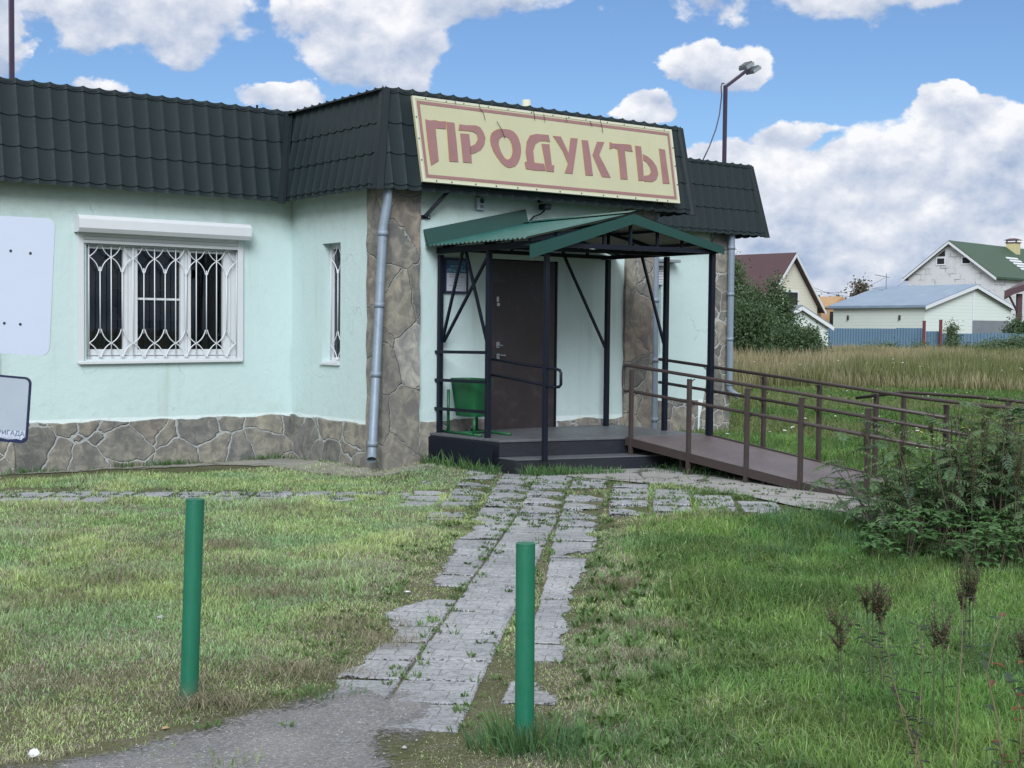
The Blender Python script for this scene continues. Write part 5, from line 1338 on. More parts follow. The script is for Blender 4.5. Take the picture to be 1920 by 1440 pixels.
def lawn():
    N = 1350000
    x, y = scatter(N, 3.6, 20, (-.50, .52), 1.15)
    xo, yo = scatter(420000, 2.5, 20, (-1.5, 1.5), 1.3); ko = (xo < -.50*yo-.4) | (xo > .52*yo+.4); x = np.concatenate([x, xo[ko]]); y = np.concatenate([y, yo[ko]])
    ins, q, w = inside_shop(x, y); keep = ~ins & ~((w < -1.2) & (q < 4.1)) 
    x, y = x[keep], y[keep]
    sl, gr, pv, ap = path_open(x, y)
    p = x-PK*y
    keep = ~sl & (~gr | (rng.random(len(x)) < .02)) & (~pv | (rng.random(len(x)) < .012)) & (~ap | (rng.random(len(x)) < .22))
    x, y, p = x[keep], y[keep], p[keep]
    # the trodden strip either side of the slabs is thin
    nearp = smooth(np.abs(p+.95+.25*(vn1(x, y, 1.1, 2)-.5)), 1.0, .62)*(y < 14)
    n1 = vn1(x, y, .9, 3); n2 = vn2(x, y, 2.3, 3); n3 = vn3(x, y, .45, 2); n4 = vn2(x+40, y, 5., 2)
    rowz = ((np.abs(y-12.9+.09*(x+2)*-.0) < .45) & (x < -1.2)) | ((y > 10.9) & (y < 13.4) & (x > .3) & (x < 3.2))
    dgr = np.zeros(len(x))
    bare = np.clip(smooth(n1*.55+n4*.45, .52, .64)*.75, 0, 1)
    right = (smooth(x-.10*y+.1+1.1*(vn2(x, y, .8, 3)-.5), -.1, 1.0) > rng.random(len(x))).astype(float)              # lush side
    dens = np.where(right > .5, 1-.25*bare, .95-.55*bare)*(1-.62*nearp*smooth(n2+.1*n4, .58, .42))
    dens = np.where(rowz, dens*.42*smooth(n2, .38, .58)*2, dens)
    # worn margin beside the track
    gx = smooth(y, 6.9, 5.4)*smooth(p, -.2, -.9); dens = dens*(1-.75*gx*smooth(n2, .7, .4))
    keep = rng.random(len(x)) < dens
    x, y, p, n1, n2, n3, n4, right, nearp, rowz, gx = [v[keep] for v in (x, y, p, n1, n2, n3, n4, right, nearp, rowz, gx)]
    n = len(x); r1 = rng.random(n)
    tall = smooth(n1, .5, .75)
    H = np.where(right > .5, .055+.07*n1+.05*tall, .026+.026*n2+.045*smooth(n3*.5+n2*.5, .56, .7))
    H *= (1-.5*nearp)*(1-.35*rowz)*(1-.5*gx)*rng.uniform(.5, 1.35, n)
    dist = y
    Wd = (.0026+.00042*dist)*rng.uniform(.7, 1.3, n)*np.where(right > .5, 1.1, .9)
    lean = rng.uniform(.15, .95, n)*np.where(right > .5, .85, 1.)
    az = rng.uniform(0, 2*np.pi, n)+1.5*n1
    # colours: fresh green, yellow-green, blue-green and dry clippings
    g0 = np.array([.070, .135, .048]); g1 = np.array([.145, .190, .082]); g2 = np.array([.075, .140, .082]); st = np.array([.27, .265, .20]); st2 = np.array([.20, .205, .165])
    f = np.clip(n2*1.3-.15+rng.normal(0, .18, n), 0, 1)[:, None]
    c = g0*(1-f)+g1*f; bl = (smooth(vn3(x, y, 1.4, 2), .5, .7)*.4)[:, None]; c = c*(1-bl)+g2*bl
    dryp = np.clip(np.where(right > .5, .07, .18)+.34*smooth(vn3(x+9, y, .8, 3)*.6+n4*.4, .46, .66)*np.where(right > .5, .35, 1.)+.18*nearp+.3*gx, 0, .8)
    dry = rng.random(n) < dryp; c[dry] = (st*(1-r1[:, None])+st2*r1[:, None])[dry]; H[dry] *= 1.25; Wd[dry] *= .6; lean[dry] = rng.uniform(.85, 1., dry.sum())
    c *= (rng.uniform(.5, 1.5, n)*np.where(dry, 1.7, np.where(right > .5, 1.15+.75*smooth(vn3(x+5, y+5, 2.4, 3), .38, .66), 3.1)))[:, None]
    c[right > .5] *= np.array([.80, .92, .68]); c[right <= .5] *= np.array([1.05, .93, 1.06])
    P = np.stack([x, y, gz(x, y)-.004], 1)
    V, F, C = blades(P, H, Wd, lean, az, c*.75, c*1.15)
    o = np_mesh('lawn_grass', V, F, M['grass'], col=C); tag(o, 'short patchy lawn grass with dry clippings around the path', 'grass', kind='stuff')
    print('lawn blades', n)
lawn()
def tufts():
    parts = []
    def clump(cx, cy, n, h, sp, col, wd=.006, lean=(.1, .8)):
        th = rng.uniform(0, 2*np.pi, n); r = sp*np.sqrt(rng.random(n)); x = cx+r*np.cos(th); y = cy+r*np.sin(th)
        H = h*rng.uniform(.45, 1.15, n); ln = rng.uniform(*lean, n); c = np.array(col)*rng.uniform(.6, 1.4, n)[:, None]
        parts.append(blades(np.stack([x, y, gz(x, y)-.01], 1), H, wd*rng.uniform(.6, 1.4, n), ln, th+rng.normal(0, .5, n), c*.7, c*1.15))
    gr = (.10, .195, .07); bl = (.085, .175, .085); ye = (.23, .30, .12)
    for (px, py, n, h, sp) in [(983, 1398, 190, .20, .13), (1010, 1410, 120, .17, .15), (940, 1405, 90, .12, .12), (1075, 1400, 160, .13, .25), (1120, 1430, 130, .14, .2), (915, 1395, 60, .10, .1), (356, 1320, 60, .06, .1)]:
        g = G(px, py); clump(g[0], g[1], n, h, sp, gr if n % 20 else bl, .005)
    # darker upright tufts near porch, shrub and wall foot
    for k in range(26):
        b = rng.uniform(-.1, 1.5); w = W(.53, b); clump(w[0], w[1], 20, .13 if k % 3 else .22, .08, gr, .009)
    for k in range(30):
        s = k/29; w = W(.72+1.0*s, 1.72+.35*s); clump(w[0], w[1], 22, .17*(1-.45*s), .12, gr, .009)
    for k in range(60):
        a = rng.uniform(-3.8, -.1); w = W(a, LB+.09); clump(w[0], w[1], 14, .05+.07*(vn1(a, 0, 3, 1) > .5), .07, gr, .009)
    for k in range(28):
        w = W(-.10, rng.uniform(-2.1, -.2)); clump(w[0], w[1], 8, .05, .06, gr, .009)
    for k in range(80):      # under and beyond the ramp
        a = rng.uniform(2.3, 3.9); b = rng.uniform(1.9, 6.); w = W(a, b); clump(w[0], w[1], 26, .14, .2, bl, .010)
    for k in range(26):
        g = G(rng.uniform(1420, 1640), rng.uniform(985, 1050)); clump(g[0], g[1], 55, .17, .16, bl, .007)
    for k in range(150):
        y = rng.uniform(4.4, 10); x = rng.uniform(.15, .5)*y; clump(x, y, 30, rng.uniform(.09, .17), .12, bl if k % 3 else ye, .005, (.2, 1.))
    for k in range(46):
        y = rng.uniform(4.8, 11); x = rng.uniform(-.45, -.12)*y; clump(x, y, 42, rng.uniform(.05, .10), .13, ye if k % 2 else gr, .0045, (.2, 1.))
    for (px, py, sp, n) in [(425, 1028, .22, 700), (470, 1080, .2, 500), (515, 1120, .25, 900), (300, 1030, .3, 600), (240, 1090, .35, 800), (80, 1130, .35, 700), (560, 960, .4, 600), (400, 1330, .16, 600), (560, 1270, .2, 500), (640, 1180, .2, 400), (700, 1210, .15, 300), (180, 1290, .3, 400), (1165, 1100, .14, 350), (1230, 1180, .2, 350), (1180, 1240, .16, 300), (1320, 990, .3, 400), (640, 1085, .2, 350)]:
        g = G(px, py); th = rng.uniform(0, 2*np.pi, n); x = g[0]+rng.normal(0, sp*.6, n)*1.4; y = g[1]+rng.normal(0, sp*.5, n)
        hh = .03*np.exp(-(((x-g[0])/sp)**2+((y-g[1])/sp)**2)); c = np.array((.30, .27, .20))*rng.uniform(.35, 1.3, n)[:, None]
        parts.append(blades(np.stack([x, y, gz(x, y)+hh*rng.random(n)+.008], 1), rng.uniform(.04, .11, n), rng.uniform(.002, .004, n), rng.uniform(.93, 1., n), th, c, c*1.1))
    V, F, C = catm(parts); o = np_mesh('grass_tufts', V, F, M['grass'], col=C); tag(o, 'longer grass tufts round the bollards, porch steps and wall foot', 'grass', kind='stuff')
    # low broadleaf weeds in the joints: small rosettes
    parts = []
    for k in range(1500):
        if k < 520: y = rng.uniform(5.2, 13.8); x = PK*y+rng.choice([-.72, -1.12, -.31, -1.52, -1.75])+rng.normal(0, .06)
        elif k < 900: x = rng.uniform(-.4, 3.4); y = rng.uniform(10.8, 13.6)
        elif k < 1050: x = rng.uniform(-6.5, -1.3); y = 12.85+rng.normal(0, .25)
        else: y = rng.uniform(4.4, 9.5); x = PK*y+rng.uniform(-.25, 1.) if k % 2 else rng.uniform(.05, .42)*y
        n = rng.integers(6, 16); th = rng.uniform(0, 2*np.pi, n); c = np.array((.10, .17, .06))*rng.uniform(.7, 1.4)*np.ones((n, 1))
        if in_poly(np.array([x]), np.array([y]), GRAVP)[0] and rng.random() < .8: continue
        px_ = np.stack([x+.02*np.cos(th), y+.02*np.sin(th), np.full(n, gzf(x, y)+.012)], 1)
        parts.append(blades(px_, rng.uniform(.015, .042, n)*(1. if k < 1050 else 2.2), rng.uniform(.006, .012, n)*(1. if k < 1050 else 1.9), rng.uniform(.6, .95, n), th, c*.8, c*1.1))
    V, F, C = catm(parts); o = np_mesh('joint_weeds', V, F, M['leaf'], col=C); tag(o, 'low broadleaf weeds growing in the gaps between the paving slabs', 'weeds', kind='stuff')
tufts()
def far_grass():
    # mown green meadow behind the ramp
    x, y = scatter(230000, 16, 46, (.10, .78), 1.); ins, q, w = inside_shop(x, y); k = ~ins & ~((q < RE) & (w < RB)); x, y = x[k], y[k]; n = len(x)
    H = rng.uniform(.06, .20, n); c = np.array([.075, .135, .040])*rng.uniform(.6, 1.4, n)[:, None]; mx = smooth(vn2(x, y, .4, 2), .4, .7)[:, None]; c = c*1.25; c = c*(1-mx*.5)+np.array([.2, .2, .10])*mx*.5
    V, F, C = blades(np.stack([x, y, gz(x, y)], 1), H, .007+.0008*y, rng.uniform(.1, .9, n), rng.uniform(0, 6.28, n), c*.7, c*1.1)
    tag(np_mesh('meadow_grass', V, F, M['grass'], col=C), 'bright green cut meadow beyond the ramp', 'grass', kind='stuff')
    x, y = scatter(230000, 31, 84, (.10, .75), 1.); edge = 36+5*(vn1(x, 0*y, .25, 2)-.5)-6*smooth(x/y, .20, .15); k = (y > edge) & (rng.random(len(x)) < smooth(y-edge, -.5, 4)*.8+.2); x, y = x[k], y[k]; n = len(x)
    h = vn2(x, y, .35, 3)
    H = rng.uniform(.45, 1.05, n)*(.35+1.05*h)*smooth(y-(36+0*x), -6, 6)*1.0+.12; tip = np.array([.34, .285, .20]); bot = np.array([.12, .125, .05]); gn = smooth(vn3(x, y, .22, 4), .42, .66)[:, None]
    tip = tip*(1-gn*.85)+np.array([.12, .16, .06])*gn*.85; v = rng.uniform(.6, 1.4, n)[:, None]
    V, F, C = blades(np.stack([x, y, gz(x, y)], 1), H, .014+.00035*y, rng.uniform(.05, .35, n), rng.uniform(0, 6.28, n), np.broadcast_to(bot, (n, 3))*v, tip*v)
    tag(np_mesh('tall_grass', V, F, M['grass'], col=C), 'tall dry tan grass filling the field before the blue fence', 'grass', kind='stuff')
    # flower heads: flat white umbels in the meadow, few yellow ones
    mb_v = []; F4 = []; C = []; o = 0
    for k in range(90):
        y = rng.uniform(15.5, 40); x = rng.uniform(.16, .5)*y; ins, q, w = inside_shop(np.array([x]), np.array([y]))
        if ins[0] or (q[0] < RE and w[0] < RB): continue
        z = rng.uniform(.12, .3) if y < 34 else rng.uniform(.5, .9); s = rng.uniform(.006, .016); c = (.62, .64, .60) if rng.random() < .93 else (.5, .42, .05)
        for j in range(3):
            dx, dy, dz = rng.normal(0, s*.8, 3)*(1, 1, .3); mb_v += [(x+dx-s, y+dy, z+dz-s*.2), (x+dx+s, y+dy, z+dz-s*.2), (x+dx+s*.8, y+dy+s, z+dz+s*.5), (x+dx-s*.8, y+dy+s, z+dz+s*.5)]; C += [c]*4; F4.append((o, o+1, o+2, o+3)); o += 4
    tag(np_mesh('wild_flowers', np.array(mb_v), np.array(F4), M['leaf'], col=np.array(C)), 'scattered small white wild flowers in the meadow', 'flowers', kind='stuff')
far_grass()

def leafcloud(blobs, n, size, cols, seed=1, hang=.3):
    """small folded leaves through the volume of several uneven blobs"""
    r = np.random.default_rng(seed); wt = np.array([b[3]*b[4]*b[5] for b in blobs]); wt /= wt.sum(); B = np.array(blobs); k = r.choice(len(blobs), n, p=wt)
    d = r.normal(size=(n, 3)); d /= np.linalg.norm(d, axis=1)[:, None]; rad = r.random(n)**.45
    # leaves gather on twigs: snap towards random twig centres
    P = B[k, :3]+d*rad[:, None]*B[k, 3:6]
    tw = P[r.integers(0, n, n//14)]; idx = r.integers(0, len(tw), n); near = r.random(n) < .55
    P[near] = tw[idx[near]]+r.normal(0, size*1.6, (near.sum(), 3))
    s = size*r.uniform(.5, 1.3, n)
    a = r.normal(size=(n, 3)); a[:, 2] -= hang; a /= np.linalg.norm(a, axis=1)[:, None]; b = np.cross(a, r.normal(size=(n, 3))); b /= np.linalg.norm(b, axis=1)[:, None]
    V = np.empty((n, 4, 3)); V[:, 0] = P; V[:, 1] = P+a*(s*.5)[:, None]+b*(s*.28)[:, None]; V[:, 2] = P+a*s[:, None]; V[:, 3] = P+a*(s*.5)[:, None]-b*(s*.28)[:, None]
    cl = np.array(cols); ci = cl[r.integers(0, len(cl), n)]*r.uniform(.6, 1.45, (n, 1)); C = np.repeat(ci[:, None], 4, 1)
    i = np.arange(n)*4
    return V.reshape(-1, 3), np.stack([i, i+1, i+2, i+3], 1), C.reshape(-1, 3)
def tree(name, base, blobs, n, size, cols, label, cat, group=None, trunk=.08, seed=1):
    th = thing(name, base, label, cat, group); b = np.array(base)
    bl = [(b[0]+x, b[1]+y, b[2]+z, rx, ry, rz) for x, y, z, rx, ry, rz in blobs]
    V, F, C = leafcloud(bl, n, size, cols, seed); np_mesh('crown', V, F, M['leaf'], th, col=C)
    t = MB(); r = random.Random(seed)
    for q in bl:
        for _ in range(2):
            e = np.array(q[:3])+np.array([r.uniform(-.5, .5)*q[3], r.uniform(-.5, .5)*q[4], r.uniform(0, .7)*q[5]]); m_ = (b+e)/2+np.array([r.uniform(-.2, .2), 0, r.uniform(0, .4)])
            t.tube([b, b+(m_-b)*.5, m_, e], [trunk, trunk*.8, trunk*.55, trunk*.2], 6)
    t.build('trunk', M['bark'], th, True)
G1, G2, G3 = (.055, .095, .045), (.085, .130, .065), (.11, .15, .085)
def bushes():
    def at(px, d): q = atY(px, 640, d); return (q[0], d, 0.)
    s = 60/FOC
    b = at(1455, 60)
    tree('tall_bush', b, [(-.6, 0, 1.5, 1.6, 1.4, 1.6), (.0, .2, 2.4, .8, 1.0, 1.3), (-.1, 0, 3.5, .4, .5, .95), (.8, -.2, 1.1, .9, 1., 1.0), (-1.1, 0, 2.9, .6, .7, 1.0), (.3, 0, 2.3, .5, .5, .8)], 26000, .13, [G1, G2, G1], 'tall loose green bush in front of the maroon-roofed house', 'bush', seed=3, trunk=.07)
    b = at(1392, 52)
    tree('dense_bush', b, [(0, 0, 1.2, 1.2, 1.2, 1.5), (.5, 0, 2.0, .8, .8, 1.0), (-.6, 0, 2.0, .8, .8, .9)], 16000, .12, [G1, G1, G2], 'dense green bush close to the far downpipe, left of the tall one', 'bush', seed=4, trunk=.05)
    b = at(1500, 56)
    tree('low_bush', b, [(0, 0, .9, 1.1, 1.0, 1.0), (-.8, 0, 1.1, .8, .8, 1.0), (.4, 0, 1.3, .5, .5, .7)], 13000, .12, [G2, G1], 'rounded darker bush at the left end of the blue fence', 'bush', seed=5, trunk=.05)
    b = at(1785, 78)
    tree('fence_weed', b, [(0, 0, 1.0, .45, .4, 1.0), (0, 0, 1.9, .3, .3, .55), (1.1, 0, .6, .8, .5, .5)], 5000, .13, [G3, G2], 'upright green weed clump against the fence right of the red posts', 'shrub', seed=6, trunk=.03)
    b = at(1870, 77)
    tree('fence_weed', b, [(0, 0, .8, 1.2, .6, .6), (1.2, 0, .9, .8, .6, .7)], 6000, .13, [G3, G2], 'leafy shrubs along the fence foot at the right edge', 'shrub', seed=7, trunk=.03)
    b = at(1660, 80)
    tree('fence_weed', b, [(0, 0, .6, 1.4, .5, .45), (2.2, 0, .6, .8, .5, .5)], 4000, .13, [G3, G2], 'low pale weeds before the middle of the left fence run', 'shrub', seed=8, trunk=.03)
    b = at(1905, 84.5)
    tree('yard_bush', b, [(0, -.6, 1.8, 1.1, .5, .8)], 3000, .16, [G2, G1], 'green bush under the maroon carport', 'bush', seed=9, trunk=.05)
    th_t = atY(1613, 530, 150)
    b = (th_t[0], 150, 0.)
    tree('distant_tree', b, [(0, 0, 6.0, 1.0, 1.0, 1.6), (-1.6, 0, 4.2, 1.8, 1, 1.2), (-5, 0, 3.8, 2.6, 1.5, 1.3), (1.5, 0, 4.4, 1.2, 1.2, 1.2), (-9, 0, 3.6, 2, 1.4, 1.3)], 9000, .34, [(.06, .075, .05), (.09, .085, .06), (.14, .09, .05)], 'thin far tree with brownish top beyond the roofs', 'tree', seed=10, trunk=.12)
    b = (th_t[0]+9, 175, 0.)
    tree('distant_tree', b, [(0, 0, 4.5, 4, 2, 1.8), (-8, 0, 4.3, 4, 2, 1.6), (7, 0, 4.2, 5, 2, 1.8)], 7000, .4, [(.07, .085, .06)], 'blurred distant treeline right of the orange shed', 'tree', seed=11, trunk=.12)
    b = at(1372, 66)
    tree('slim_tree', b, [(.0, 0, 4.4, .7, .6, .9), (.3, 0, 3.4, .7, .6, .9)], 4500, .13, [G2], 'slim treetop showing beside the far corner of the shop', 'tree', seed=12, trunk=.06)
bushes()

def leaflet(mb, C, p, a, b, L, wd, col, nrm):
    """pointed leaf of 6 faces, p base, a along, b across"""
    i = len(mb['v']); mid = p+a*L*.45-nrm*L*.03; tip = p+a*L+nrm*-L*.12; dn = nrm*-wd*.18
    mb['v'] += [p, p+a*L*.25+b*wd*.42-dn*.5, p+a*L*.55+b*wd*.5-dn, mid, p+a*L*.25-b*wd*.42-dn*.5, p+a*L*.55-b*wd*.5-dn, tip]
    mb['f'] += [(i, i+1, i+2, i+3), (i, i+3, i+5, i+4), (i+2, i+6, i+3, i+3), (i+3, i+6, i+5, i+5)]
    mb['c'] += [col]*7
def flush_leaf(mb, parent, name='foliage', m_=None):
    V = np.array(mb['v']); C = np.array(mb['c']); F = [f for f in mb['f']]
    me = bpy.data.meshes.new(name); V = V-INV[parent.name]
    FF = [tuple(dict.fromkeys(f)) for f in F]
    me.from_pydata([tuple(v) for v in V], [], FF); at = me.color_attributes.new('tint', 'FLOAT_COLOR', 'POINT'); c = np.ones((len(V), 4), np.float32); c[:, :3] = C; at.data.foreach_set('color', c.ravel())
    me.materials.append(m_ or M['leaf']); o = bpy.data.objects.new(name, me); COL.objects.link(o); o.parent = parent; INV[o.name] = INV[parent.name]; return o
def newlf(): return {'v': [], 'f': [], 'c': []}
def unit(v): return v/(np.linalg.norm(v)+1e-9)
def pinnate(mb, st, p, d, L, n, ll, lw, col, r, droop=.6, rr=.0028):
    """compound leaf: arching midrib st tube list, n pairs"""
    pts = []; q = p.copy(); dd = unit(d)
    side = unit(np.cross(dd, [0, 0, 1.]))
    for k in range(n+1):
        pts.append(q.copy()); dd = unit(dd+np.array([0, 0, -droop/n])); q = q+dd*L/n
        if k > 0:
            s = math.sin(math.pi*min(1, (k+.8)/(n+1)))**.6
            up = unit(np.cross(side, dd))
            for sg in (-1, 1):
                a = unit(side*sg*.85+dd*.55+np.array([0, 0, -.25+r.gauss(0, .12)])); leaflet(mb, None, q, a, unit(np.cross(a, up)), ll*s*r.uniform(.8, 1.15), lw, tuple(np.array(col)*r.uniform(.75, 1.3)), up)
    leaflet(mb, None, q, dd, side, ll, lw, col, unit(np.cross(side, dd)))
    st.tube(pts, [rr]*(len(pts)-1)+[rr*.4], 4, False)
def dockspike(st, mb, base, h, lean, r, m=.9, dens=1., head=None):
    """stalk with dense brown seed whorls"""
    top = base+np.array([lean[0], lean[1], h]); pts = [base+(top-base)*t+np.array([0, 0, 0]) for t in np.linspace(0, 1, 6)]; st.tube(pts, [.0035, .003, .003, .0025, .002, .0012], 5, False)
    br = [(base, top, .45 if head is None else 1-head/h)]
    for k in range(5 if head is None else 7):
        s = r.uniform(.45, .75) if head is None else 1-head/h*r.uniform(.75, 1.)
        p = base+(top-base)*s; a = r.uniform(0, 6.28); e = p+np.array([math.cos(a)*.055, math.sin(a)*.055, (h*r.uniform(.16, .28) if head is None else head*r.uniform(.25, .75))]); st.tube([p, e], [.003, .0015], 4, False); br.append((p, e, 0.1))
    for (p, e, s0) in br:
        L = np.linalg.norm(e-p)*(1-s0)
        for k in range(int(L*430*dens)):
            t = s0+(1-s0)*r.random(); c = p+(e-p)*t; a = r.uniform(0, 6.28); d = unit(np.array([math.cos(a), math.sin(a), r.uniform(-.5, .4)])); s = r.uniform(.008, .02)*(1.15-t*.5)
            leaflet(mb, None, c+d*.003, d, unit(np.cross(d, [0, 0, 1.])), s, s*.8, tuple(np.array((.11, .080, .058))*r.uniform(.5, 1.5)), np.array([0, 0, 1.]))
def shrubs():
    r = random.Random(21)
    B = G(1830, 1020); base = np.array([B[0], B[1], gzf(B[0], B[1])])
    th = thing('ash_leaved_shrub', base, 'big shrub with long feathery compound leaves growing over the ramp end', 'shrub')
    mb = newlf(); st = MB()
    for k in range(72):
        ang = r.uniform(0, 6.28); off = np.array([math.cos(ang)*r.uniform(0, .95), math.sin(ang)*r.uniform(0, .45), 0]); p = base+off; p[2] = gzf(p[0], p[1])
        ln = np.array([off[0]*.38+r.gauss(0, .08), off[1]*.4+r.gauss(0, .1)]); h = (r.uniform(.55, 1.12))*(1.05 if off[0] > -.3 else .85)
        top = p+np.array([ln[0], ln[1], h]); pts = [p+(top-p)*t+np.array([ln[0]*.2*t*t, 0, -.03*t*t]) for t in np.linspace(0, 1, 7)]
        st.tube(pts, [.008, .0075, .007, .006, .005, .004, .002], 5, False)
        for j in range(9):
            t = .3+.7*j/8; q = p+(top-p)*t; a = r.uniform(0, 6.28); d = np.array([math.cos(a), math.sin(a), r.uniform(.1, .8)])
            col = (.085, .155, .068) if r.random() < .6 else ((.12, .19, .09) if r.random() < .7 else (.06, .12, .07))
            pinnate(mb, st, q, d, r.uniform(.17, .30)*(1.1-.2*t), r.randint(7, 10), r.uniform(.045, .07), r.uniform(.014, .02), col, r, r.uniform(.4, 1.2))
    flush_leaf(mb, th); st.build('stems', M['bark'], th, True)
    # dark seed spikes standing through it
    for (px, py, d, hh) in [(1618, 775, 11.0, .95), (1668, 800, 10.6, .8), (1700, 760, 10.5, .9), (1745, 735, 10.4, 1.0), (1790, 745, 10.2, .95), (1845, 730, 10., 1.05), (1890, 740, 9.9, 1.0), (1822, 770, 9.7, .9), (1905, 790, 9.5, .8)]:
        T = atY(px, py, d); z0 = gzf(T[0], T[1]); b_ = np.array([T[0]+r.uniform(-.08, .08), d, z0])
        th = thing('seeding_weed', b_, 'dark brown seed spike standing up through the big shrub', 'weed', 'seed spikes in the big shrub')
        mb = newlf(); st = MB(); dockspike(st, mb, b_, T[2]-z0, (T[0]-b_[0], 0), r, dens=.75); flush_leaf(mb, th, 'seed_head'); st.build('stem', M['rust'], th, True)
    # broad leaved undergrowth
    B = G(1740, 1035); base = np.array([B[0], B[1], 0.]); th = thing('broadleaf_undergrowth', base, 'dark broad-leaved plants crowding the foot of the big shrub', 'plant')
    mb = newlf(); st = MB()
    for k in range(620):
        x = rng.uniform(1625, 1960); y = rng.uniform(965, 1062) if x < 1800 else rng.uniform(1000, 1090); g = G(x, y); h = r.uniform(.06, .34) if x > 1660 else r.uniform(.04, .16)
        p = np.array([g[0], g[1], gzf(g[0], g[1])]); q = p+np.array([r.gauss(0, .05), r.gauss(0, .05), h]); st.tube([p, q], [.003, .002], 4, False)
        a0 = r.uniform(0, 6.28)
        for j in range(5):
            a = a0+j*1.256; d = unit(np.array([math.cos(a), math.sin(a), r.uniform(-.3, .25)])); s = r.uniform(.045, .085)
            leaflet(mb, None, q, d, unit(np.cross(d, [0, 0, 1.])), s, s*.62, tuple(np.array((.065, .135, .050))*r.uniform(.6, 1.5)), np.array([0, 0, 1.]))
    for k in range(260):
        x = rng.uniform(1230, 1650); g = W(rng.uniform(2.28, 2.9), rng.uniform(1.8, 5.6)); h = r.uniform(.02, .09); q = np.array([g[0], g[1], gzf(g[0], g[1])+h])
        for j in range(4):
            a = r.uniform(0, 6.28); d = unit(np.array([math.cos(a), math.sin(a), .1])); s = r.uniform(.04, .07); leaflet(mb, None, q, d, unit(np.cross(d, [0, 0, 1.])), s, s*.6, tuple(np.array((.065, .13, .045))*r.uniform(.6, 1.4)), np.array([0, 0, 1.]))
    flush_leaf(mb, th); st.build('stalks', M['bark'], th, True)
    # long light blades under the shrub
    # dock plants in the lawn
    docks = [((1632, 1058), (1650, 1150), 5.9, 'brown seeded dock just behind the leftmost one in the right lawn'), ((1574, 1113), (1585, 1190), 5.3, 'dark brown seeded dock standing alone leftmost in the right lawn'), ((1760, 1120), (1765, 1210), 5.1, 'bushy dark brown seeded dock in the middle of the right lawn'), ((1812, 1022), (1815, 1115), 6.6, 'wide reddish-brown seeded dock right at the foot of the shrub'), ((1916, 1150), (1925, 1215), 5., 'brown seeded dock cut by the right edge of the picture')]
    for (tp, bt, d, lab) in docks:
        T = atY(*tp, d); base = np.array([atY(*bt, d)[0], d, gzf(T[0], d)])
        th = thing('dock_plant', base, lab, 'weed', 'brown dock plants in the right lawn'); mb = newlf(); st = MB(); H = T[2]-base[2]
        for k in range(2 if d < 5.4 else 4):
            dockspike(st, mb, base+np.array([r.uniform(-.03, .03), r.uniform(-.03, .03), 0]), H*r.uniform(.84, 1.), (T[0]-base[0]+r.uniform(-.04, .04), r.uniform(-.05, .05)), r, dens=.55, head=.19 if d < 6.4 else .26)
        flush_leaf(mb, th, 'seed_head')
        mb = newlf()
        for k in range(9):
            a = r.uniform(0, 6.28); d_ = unit(np.array([math.cos(a), math.sin(a), .6])); leaflet(mb, None, base, d_, unit(np.cross(d_, [0, 0, 1.])), r.uniform(.08, .14), .03, (.06, .10, .03), np.array([0, 0, 1.]))
        flush_leaf(mb, th, 'leaf'); st.build('stem', M['rust'], th, True)
    # thin plants close to the camera at bottom right
    def sapling(name, d, stems, label, nleaf, lcol, ll, lw, scol):
        b0 = atY(*stems[0][0], d); base = np.array([b0[0], d, 0.]); th = thing(name, base, label, 'plant'); st = MB(); mb = newlf()
        for pts in stems:
            P = [atY(x, y, d+.05*math.sin(x)) for x, y in pts]; P = [np.array([P[0][0], P[0][1], 0.])]+P; n = len(P); st.tube(P, list(np.linspace(.0032, .0010, n)), 5, False)
            for k in range(nleaf):
                s = 1+r.random()*(n-2.01); i = int(s); q = P[i]+(P[min(i+1, n-1)]-P[i])*(s-i); a = r.uniform(0, 6.28); dd = np.array([math.cos(a), math.sin(a)*.7, r.uniform(-.1, .5)])
                c = lcol[r.randrange(len(lcol))]
                if ll > .03: pinnate(mb, st, q, dd, r.uniform(.07, .12), r.randint(4, 6), ll*.7, lw*1.3, c, r, .8, .0008)
                else: leaflet(mb, None, q, unit(dd), unit(np.cross(dd, [0, 0, 1.])), ll*r.uniform(.8, 1.8), lw*1.4, c, np.array([0, 0, 1.]))
        flush_leaf(mb, th); st.build('stems', scol, th, True)
    M['strawstem'] = paint('straw_stem', (.17, .14, .08), .8, .3, 20.)
    dk = [(.030, .045, .036), (.05, .075, .05), (.06, .055, .06), (.07, .11, .06)]
    sapling('blurred_sapling', 3.9, [[(1730, 1438), (1700, 1340), (1660, 1270), (1640, 1210), (1600, 1160)], [(1725, 1438), (1690, 1330), (1668, 1250), (1662, 1180)], [(1715, 1438), (1725, 1330), (1730, 1240), (1725, 1170)]], 'thin branching weed with dark drooping leaves at bottom right, straw-coloured stems', 22, dk, .028, .010, M['strawstem'])
    sapling('upright_stem', 3.7, [[(1790, 1438), (1795, 1330), (1803, 1230), (1806, 1120)]], 'single tall tan stem with few dark leaves near the bottom right', 9, dk, .026, .009, M['strawstem'])
    sapling('rust_leaved_weed', 3.2, [[(1912, 1438), (1915, 1340), (1905, 1300), (1885, 1270)], [(1880, 1438), (1870, 1350), (1850, 1260), (1865, 1200), (1880, 1150)], [(1925, 1438), (1922, 1330), (1925, 1230)]], 'weed with a rust-brown curled leaf in the bottom right corner', 14, [(.16, .075, .04), (.05, .085, .055), (.06, .10, .06)], .029, .013, M['strawstem'])
shrubs()

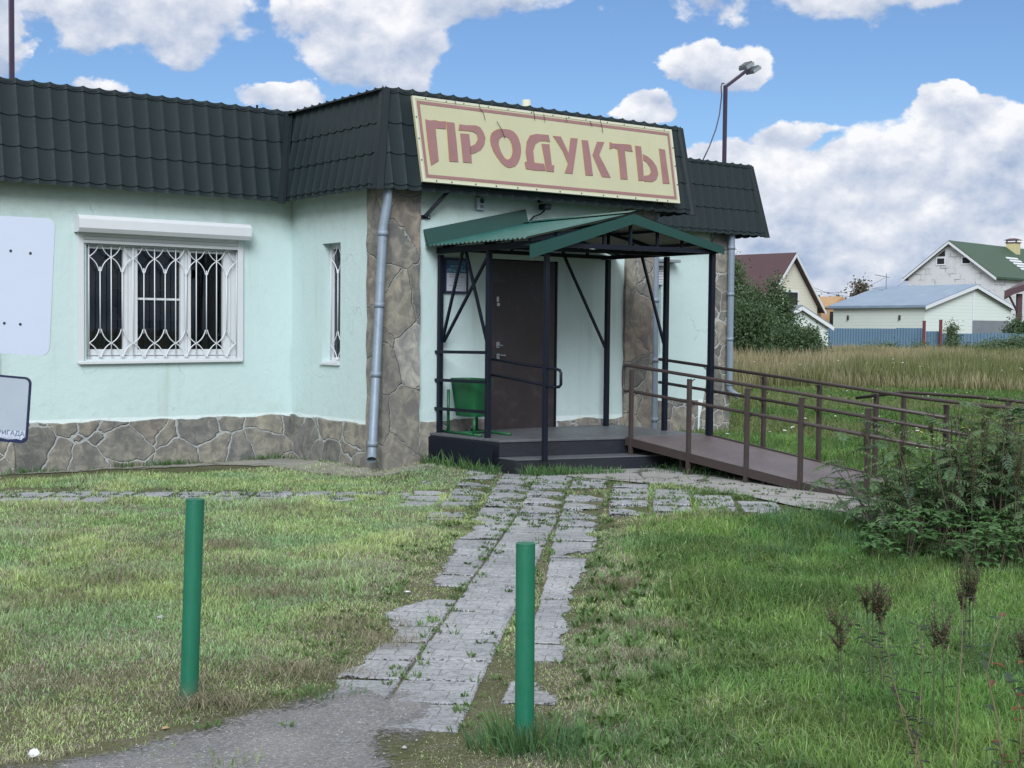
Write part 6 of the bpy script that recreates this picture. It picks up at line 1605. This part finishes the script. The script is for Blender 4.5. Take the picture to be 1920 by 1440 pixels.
# ------------------------------------------------------------------ litter
def litter():
    def scrap(px, py, s, name, label, m_, flat=.5):
        g = G(px, py); z = gzf(g[0], g[1])+.01; r = random.Random(int(px)); mb = MB(); P = []
        n = 10; rings = []
        for j, (rr, hh) in enumerate(((1., 0), (.9, .35), (.6, .75), (.15, .85))):
            rings.append([(g[0]+math.cos(6.283*k/n)*s*rr*r.uniform(.7, 1.2), g[1]+math.sin(6.283*k/n)*s*rr*r.uniform(.7, 1.2), z+s*flat*hh*r.uniform(.6, 1.3)) for k in range(n)])
        for A, B_ in zip(rings[:-1], rings[1:]):
            for k in range(n): mb.face([A[k], A[(k+1) % n], B_[(k+1) % n], B_[k]])
        mb.face(rings[-1]); o = mb.build(name, m_); tag(o, label, name.replace('_', ' '))
    scrap(64, 1417, .026, 'crumpled_paper', 'crumpled white paper scrap on the track at the bottom left', M['whitepaint'], .9)
    scrap(764, 1113, .018, 'paper_scrap', 'small white paper scrap on grass left of the path', M['whitepaint'], .4)
    scrap(300, 1160, .020, 'pebble', 'pale grey pebble on the mown lawn left of the left bollard', M['plate2'], .6)
    scrap(310, 1368, .016, 'dead_leaf', 'orange dead leaf at the edge of the track', M['orange'], .3)
    # loose grit on the track
    r = np.random.default_rng(3); V = []; F = []; o = 0
    for k in range(1500):
        x, y = r.uniform(-3.2, 0), r.uniform(3.6, 6.3)
        if not in_poly(np.array([x]), np.array([y]), GRAVP)[0]: continue
        s = r.uniform(.002, .007)*(2 if r.random() < .03 else 1); z = gzf(x, y)+.009
        t = r.random()*6.28; q = [(x+s*math.cos(t+i*1.57)*r.uniform(.6, 1.2), y+s*math.sin(t+i*1.57)*r.uniform(.6, 1.2), z) for i in range(4)]; V += q+[(x+r.normal(0, s*.2), y+r.normal(0, s*.2), z+s*.8)]
        for i in range(4): F.append((o+i, o+(i+1) % 4, o+4))
        o += 5
    tag(np_mesh('loose_grit', np.array(V), np.array(F), M['concrete']), 'loose pale grit strewn over the track', 'grit', kind='stuff')
litter()

def split_pieces(names):
    for o in [o for o in COL.objects if o.type == 'MESH' and o.name.split('.')[0] in names]:
        me = o.data; n = len(me.vertices); par = list(range(n))
        def find(a):
            while par[a] != a: par[a] = par[par[a]]; a = par[a]
            return a
        key = {}
        for i, v in enumerate(me.vertices):
            k = tuple(round(c, 4) for c in v.co)
            if k in key: par[find(i)] = find(key[k])
            else: key[k] = i
        for p in me.polygons:
            vs = list(p.vertices); a = find(vs[0])
            for q in vs[1:]: par[find(q)] = a
        grp = {}
        for p in me.polygons: grp.setdefault(find(p.vertices[0]), []).append(p)
        if len(grp) < 2: continue
        base = o.name.split('.')[0]; first = True
        for g in grp.values():
            idx = {}; V = []; F = []
            for p in g:
                f = []
                for vi in p.vertices:
                    if vi not in idx: idx[vi] = len(V); V.append(tuple(me.vertices[vi].co))
                    f.append(idx[vi])
                F.append(f)
            m2 = bpy.data.meshes.new(base); m2.from_pydata(V, [], F); m2.materials.append(me.materials[0])
            if me.polygons[0].use_smooth: m2.polygons.foreach_set('use_smooth', [True]*len(F))
            if first: nd = o; first = False; nd.data = m2
            else:
                nd = o.copy(); nd.data = m2; COL.objects.link(nd)
split_pieces({'plinth', 'pipe_collar', 'frayed_twig', 'bargeboard', 'shutter_guide', 'screw', 'bolt', 'bolt_hole', 'purlin', 'door_frame', 'support_leg', 'edge_beam', 'curtain', 'beam', 'shop_interior'})
